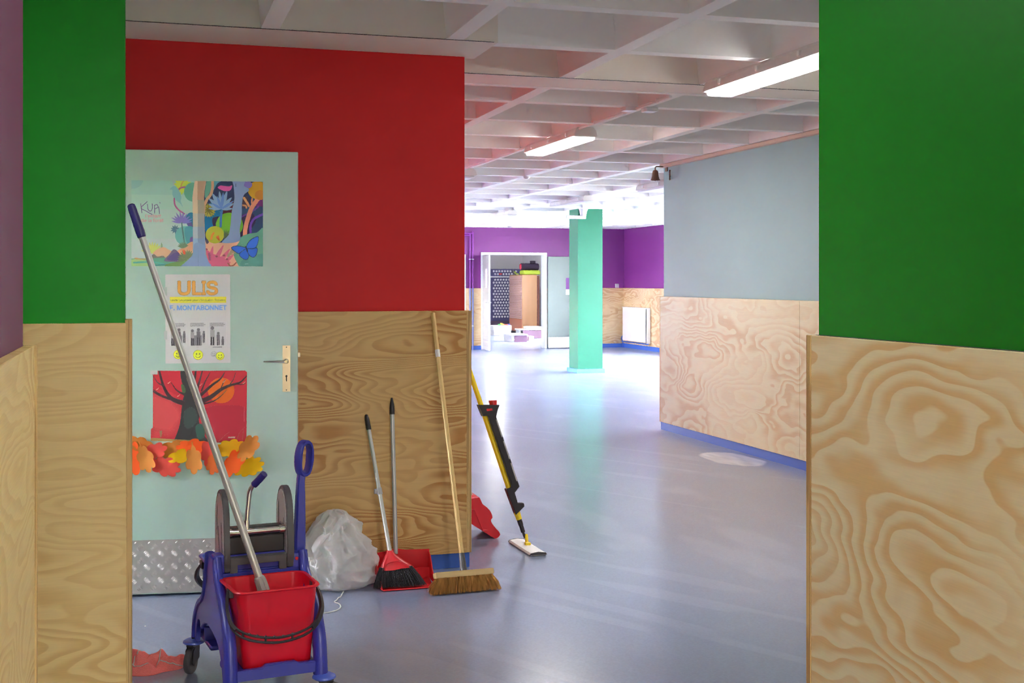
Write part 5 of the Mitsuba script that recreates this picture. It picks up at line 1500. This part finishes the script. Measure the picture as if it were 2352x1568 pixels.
part(d2_, 'handle', cat(rod((0.60, 1.0, -0.06), (0.60, 1.0, 0.06), 0.01, n=10), rod((0.60, 1.0, -0.055), (0.50, 1.0, -0.055), 0.008, n=10), rod((0.60, 1.0, 0.055), (0.50, 1.0, 0.055), 0.008, n=10)), 'm_chrome', 40, M=ML)
d3_ = struct('door_3', cbox(8.222, 8.935, 24.698, 24.738, 0.010, 1.965, 0.003), plastic('m_door_grey', [0.15, 0.195, 0.185], 0.45, 0.4), 'right leaf of the double door, folded back on the wall')
part(d3_, 'kick_plate', cbox(8.228, 8.93, 24.694, 24.699, 0.014, 0.245, 0.001), 'm_white_plastic', label='pale kick plate')
part(d3_, 'bead_strip', cat(*[manifold3d.Manifold.sphere(0.006, 6).translate((8.24 + 0.0237 * q, 24.694, 0.02)) for q in range(29)]), 'm_white_frame', True, kind='stuff')
solid('door_sign', box(8.625, 8.745, 24.6945, 24.6975, 1.268, 1.512), plastic('m_sign_purple', [0.15, 0.04, 0.22], 0.5, 0.3), 'purple sheet on the folded door leaf beside the green column', 'sign')
solid('door_sign', box(8.625, 8.745, 24.6945, 24.6975, 1.148, 1.262), 'm_white_plastic', 'small white sheet under the purple one on the folded door leaf', 'sign')

# ------------------------------------------------------------------ storeroom seen through the far door
cb = thing('cupboard', 'orange wooden cupboard with a pinkish roller shutter in the storeroom', 'cupboard')
plastic('m_cup_orange', mikit.proc(lambda p, n, uv: mix([0.40, 0.215, 0.095], [0.35, 0.17, 0.07], fbm(p.x * 9 + p.y * 9, p.z * 1.2, octaves=2))), 0.35, 0.5)
plastic('m_cup_shutter', [0.52, 0.31, 0.27], 0.35, 0.5)
plastic('m_cup_dark', [0.14, 0.05, 0.035], 0.5, 0.3)
KX0, KX1, KY0, KY1 = 9.69, 10.125, 31.35, 32.55
part(cb, 'carcass', cbox(KX0 + 0.012, KX1, KY0, KY1, 0.075, 1.612, 0.004), 'm_cup_orange')
for q in range(24):
    z = 0.42 + 0.0485 * q
    part(cb, 'slat', cbox(KX0 + 0.0, KX0 + 0.013, KY0 + 0.012, KY1 - 0.012, z, z + 0.044, 0.005), 'm_cup_shutter')
part(cb, 'door', cbox(KX0 + 0.002, KX0 + 0.013, KY0 + 0.012, KY1 - 0.012, 0.085, 0.41, 0.002), plastic('m_cup_red', [0.50, 0.17, 0.09], 0.3, 0.5))
part(cb, 'back', cbox(KX1, KX1 + 0.075, KY0 + 0.03, KY1, 0.075, 1.59, 0.004), 'm_cup_dark')
part(cb, 'plinth', box(KX0 + 0.03, KX1 - 0.02, KY0 + 0.03, KY1 - 0.02, 0.0, 0.075), 'm_black')
# on the cupboard
solid('cushion', rbox(9.74, 10.22, 31.33, 31.75, 1.614, 1.735, 0.045, 14), plastic('m_lime', [0.36, 0.46, 0.05], 0.6, 0.2), 'lime yellow cushion on top of the orange cupboard', 'cushion', 30)
bo = thing('bolster', 'dark violet grey bolster with a red end on the lime cushion', 'bolster')
part(bo, 'cover', cat(lathe([(0, 0), (0.075, 0.0), (0.095, 0.02), (0.095, 0.50), (0.08, 0.52), (0, 0.52)], 24, axis=(1, 0.05, 0), at=(9.710, 31.550, 1.830))), plastic('m_bolster', [0.028, 0.018, 0.036], 0.8, 0.2), 40)
part(bo, 'end', lathe([(0, -0.008), (0.06, -0.006), (0.082, 0.002), (0.088, 0.016), (0, 0.016)], 24, axis=(1, 0.05, 0), at=(9.712, 31.55, 1.830)), plastic('m_bolster_red', [0.45, 0.03, 0.06], 0.6, 0.2), 40)
solid('small_box', rbox(10.0, 10.12, 31.48, 31.60, 1.920, 1.990, 0.006), plastic('m_violet_black', [0.018, 0.012, 0.022], 0.7, 0.2), 'small dark box on top of the bolster', 'box', 30)
sc = thing('harness', 'tangle of dark straps and lime webbing on the left of the cupboard top', 'straps')
part(sc, 'strap', tube([(9.690, 32.030, 1.625), (9.660, 32.080, 1.68), (9.680, 32.180, 1.72), (9.740, 32.130, 1.70), (9.700, 31.980, 1.625)], 0.014, 8, 5), 'm_black', True)
part(sc, 'webbing', tube([(9.700, 31.880, 1.63), (9.690, 31.980, 1.70), (9.720, 32.080, 1.66), (9.760, 31.880, 1.63)], 0.016, 8, 5), 'm_lime', True)
part(sc, 'rod', rod((9.680, 32.230, 1.625), (9.720, 31.980, 1.70), 0.013, n=8), 'm_mid_grey')
# dotted rack
rk = thing('dotted_panel', 'dark panel with rows of round white holes behind the orange cupboard', 'panel')
DY = 33.6
part(rk, 'board', cbox(9.05, 10.55, DY, DY + 0.03, 0.30, 1.79, 0.003), plastic('m_panel_dark', [0.07, 0.065, 0.16], 0.5, 0.4))
dots = []
for r_ in range(18):
    for c_ in range(9):
        z = 1.725 - 0.0815 * r_
        if r_ == 2 or z < 0.36:
            continue
        dots.append(rod((9.545 + 0.0835 * c_ + (0.042 if r_ % 2 else 0.0), DY - 0.006, z), (9.545 + 0.0835 * c_ + (0.042 if r_ % 2 else 0.0), DY + 0.002, z), 0.029, n=14))
part(rk, 'dots', cat(*dots), 'm_white_plastic', 40, kind='stuff')
part(rk, 'shelf_strip', rbox(9.40, 10.3, DY - 0.03, DY, 1.545, 1.582, 0.004), 'm_white_plastic')
part(rk, 'tag', rbox(9.70, 9.79, DY - 0.009, DY - 0.001, 1.625, 1.665, 0.003), 'm_bucket_red', label='small red tag')
part(rk, 'foot', box(9.45, 10.5, DY - 0.03, DY + 0.03, 0.0, 0.30), plastic('m_violet_dark', [0.08, 0.055, 0.09], 0.6, 0.3))
# boxes and low tables
solid('storage_box', rbox(8.80, 9.27, 30.95, 31.35, 0.001, 0.125, 0.01), 'm_white_plastic', 'lower white box of the stack left in the storeroom', 'box', 30)
solid('storage_box', rbox(8.79, 9.29, 30.95, 31.36, 0.127, 0.27, 0.01), 'm_white_plastic', 'upper white box under the coloured toys in the storeroom', 'box', 30)
toy = [('m_toy_green', [0.08, 0.42, 0.12]), ('m_toy_orange', [0.85, 0.30, 0.08]), ('m_toy_red', [0.85, 0.10, 0.08]), ('m_toy_blue', [0.08, 0.16, 0.70]), ('m_toy_yellow', [0.85, 0.58, 0.06])]
for k_, (nm, c_) in enumerate(toy):
    plastic(nm, c_, 0.5, 0.4)
for x, y, sx, sy, sz, nm, lab in ((8.98, 31.05, .035, .05, .03, 'm_toy_green', 'green toy brick on the white storage box'), (9.07, 31.1, .04, .06, .035, 'm_toy_orange', 'orange toy brick on the white storage box'),
                                  (9.17, 31.05, .045, .05, .022, 'm_toy_red', 'red toy brick on the white storage box'), (9.255, 31.12, .025, .05, .026, 'm_toy_blue', 'blue toy brick at the right end of the white storage box'), (9.10, 31.28, .03, .04, .045, 'm_toy_yellow', 'yellow toy brick at the back of the white storage box')):
    solid('toy_brick', cat(rbox(x - sx, x + sx, y - sy, y + sy, 0.271, 0.271 + sz, 0.004), *[rod((x + a_ * sx * .5, y + b_ * sy * .5, 0.27 + sz), (x + a_ * sx * .5, y + b_ * sy * .5, 0.278 + sz), 0.008, n=8) for a_ in (-1, 1) for b_ in (-1, 1)]), nm, lab, 'toy brick', 30)


def bench(x0, x1, y0, y1, h, label):
    t = thing('low_bench', label, 'bench')
    part(t, 'top', rbox(x0 - 0.03, x1 + 0.02, y0 - 0.02, y1, h - 0.035, h, 0.012), 'm_white_plastic', 30)
    part(t, 'front', rbox(x0 + 0.07, x1, y0, y0 + 0.015, 0.0, h - 0.034, 0.003), plastic('m_bench_mauve', [0.17, 0.10, 0.15], 0.5, 0.3))
    part(t, 'side', rbox(x0, x0 + 0.015, y0 + 0.01, y1 - 0.02, 0.0, h - 0.034, 0.003), 'm_white_plastic')
    part(t, 'back', rbox(x0, x1, y1 - 0.035, y1 - 0.02, 0.0, h - 0.034, 0.003), 'm_white_plastic')


bench(8.28, 8.66, 27.60, 28.25, 0.185, 'low white topped bench in front of the orange cupboard')
bench(9.03, 9.60, 29.35, 29.75, 0.235, 'low white topped bench right of the cupboard foot')
solid('foam_pad', rbox(9.22, 9.62, 29.42, 29.70, 0.237, 0.295, 0.02), 'm_white_plastic', 'white pad lying on the low bench at the right', 'pad', 30)
solid('pink_crate', rbox(8.86, 9.00, 28.1, 28.5, 0.001, 0.11, 0.01), plastic('m_crate_pink', [0.80, 0.55, 0.56], 0.5, 0.3), 'pale pink crate beside the door frame in the storeroom', 'crate', 30)
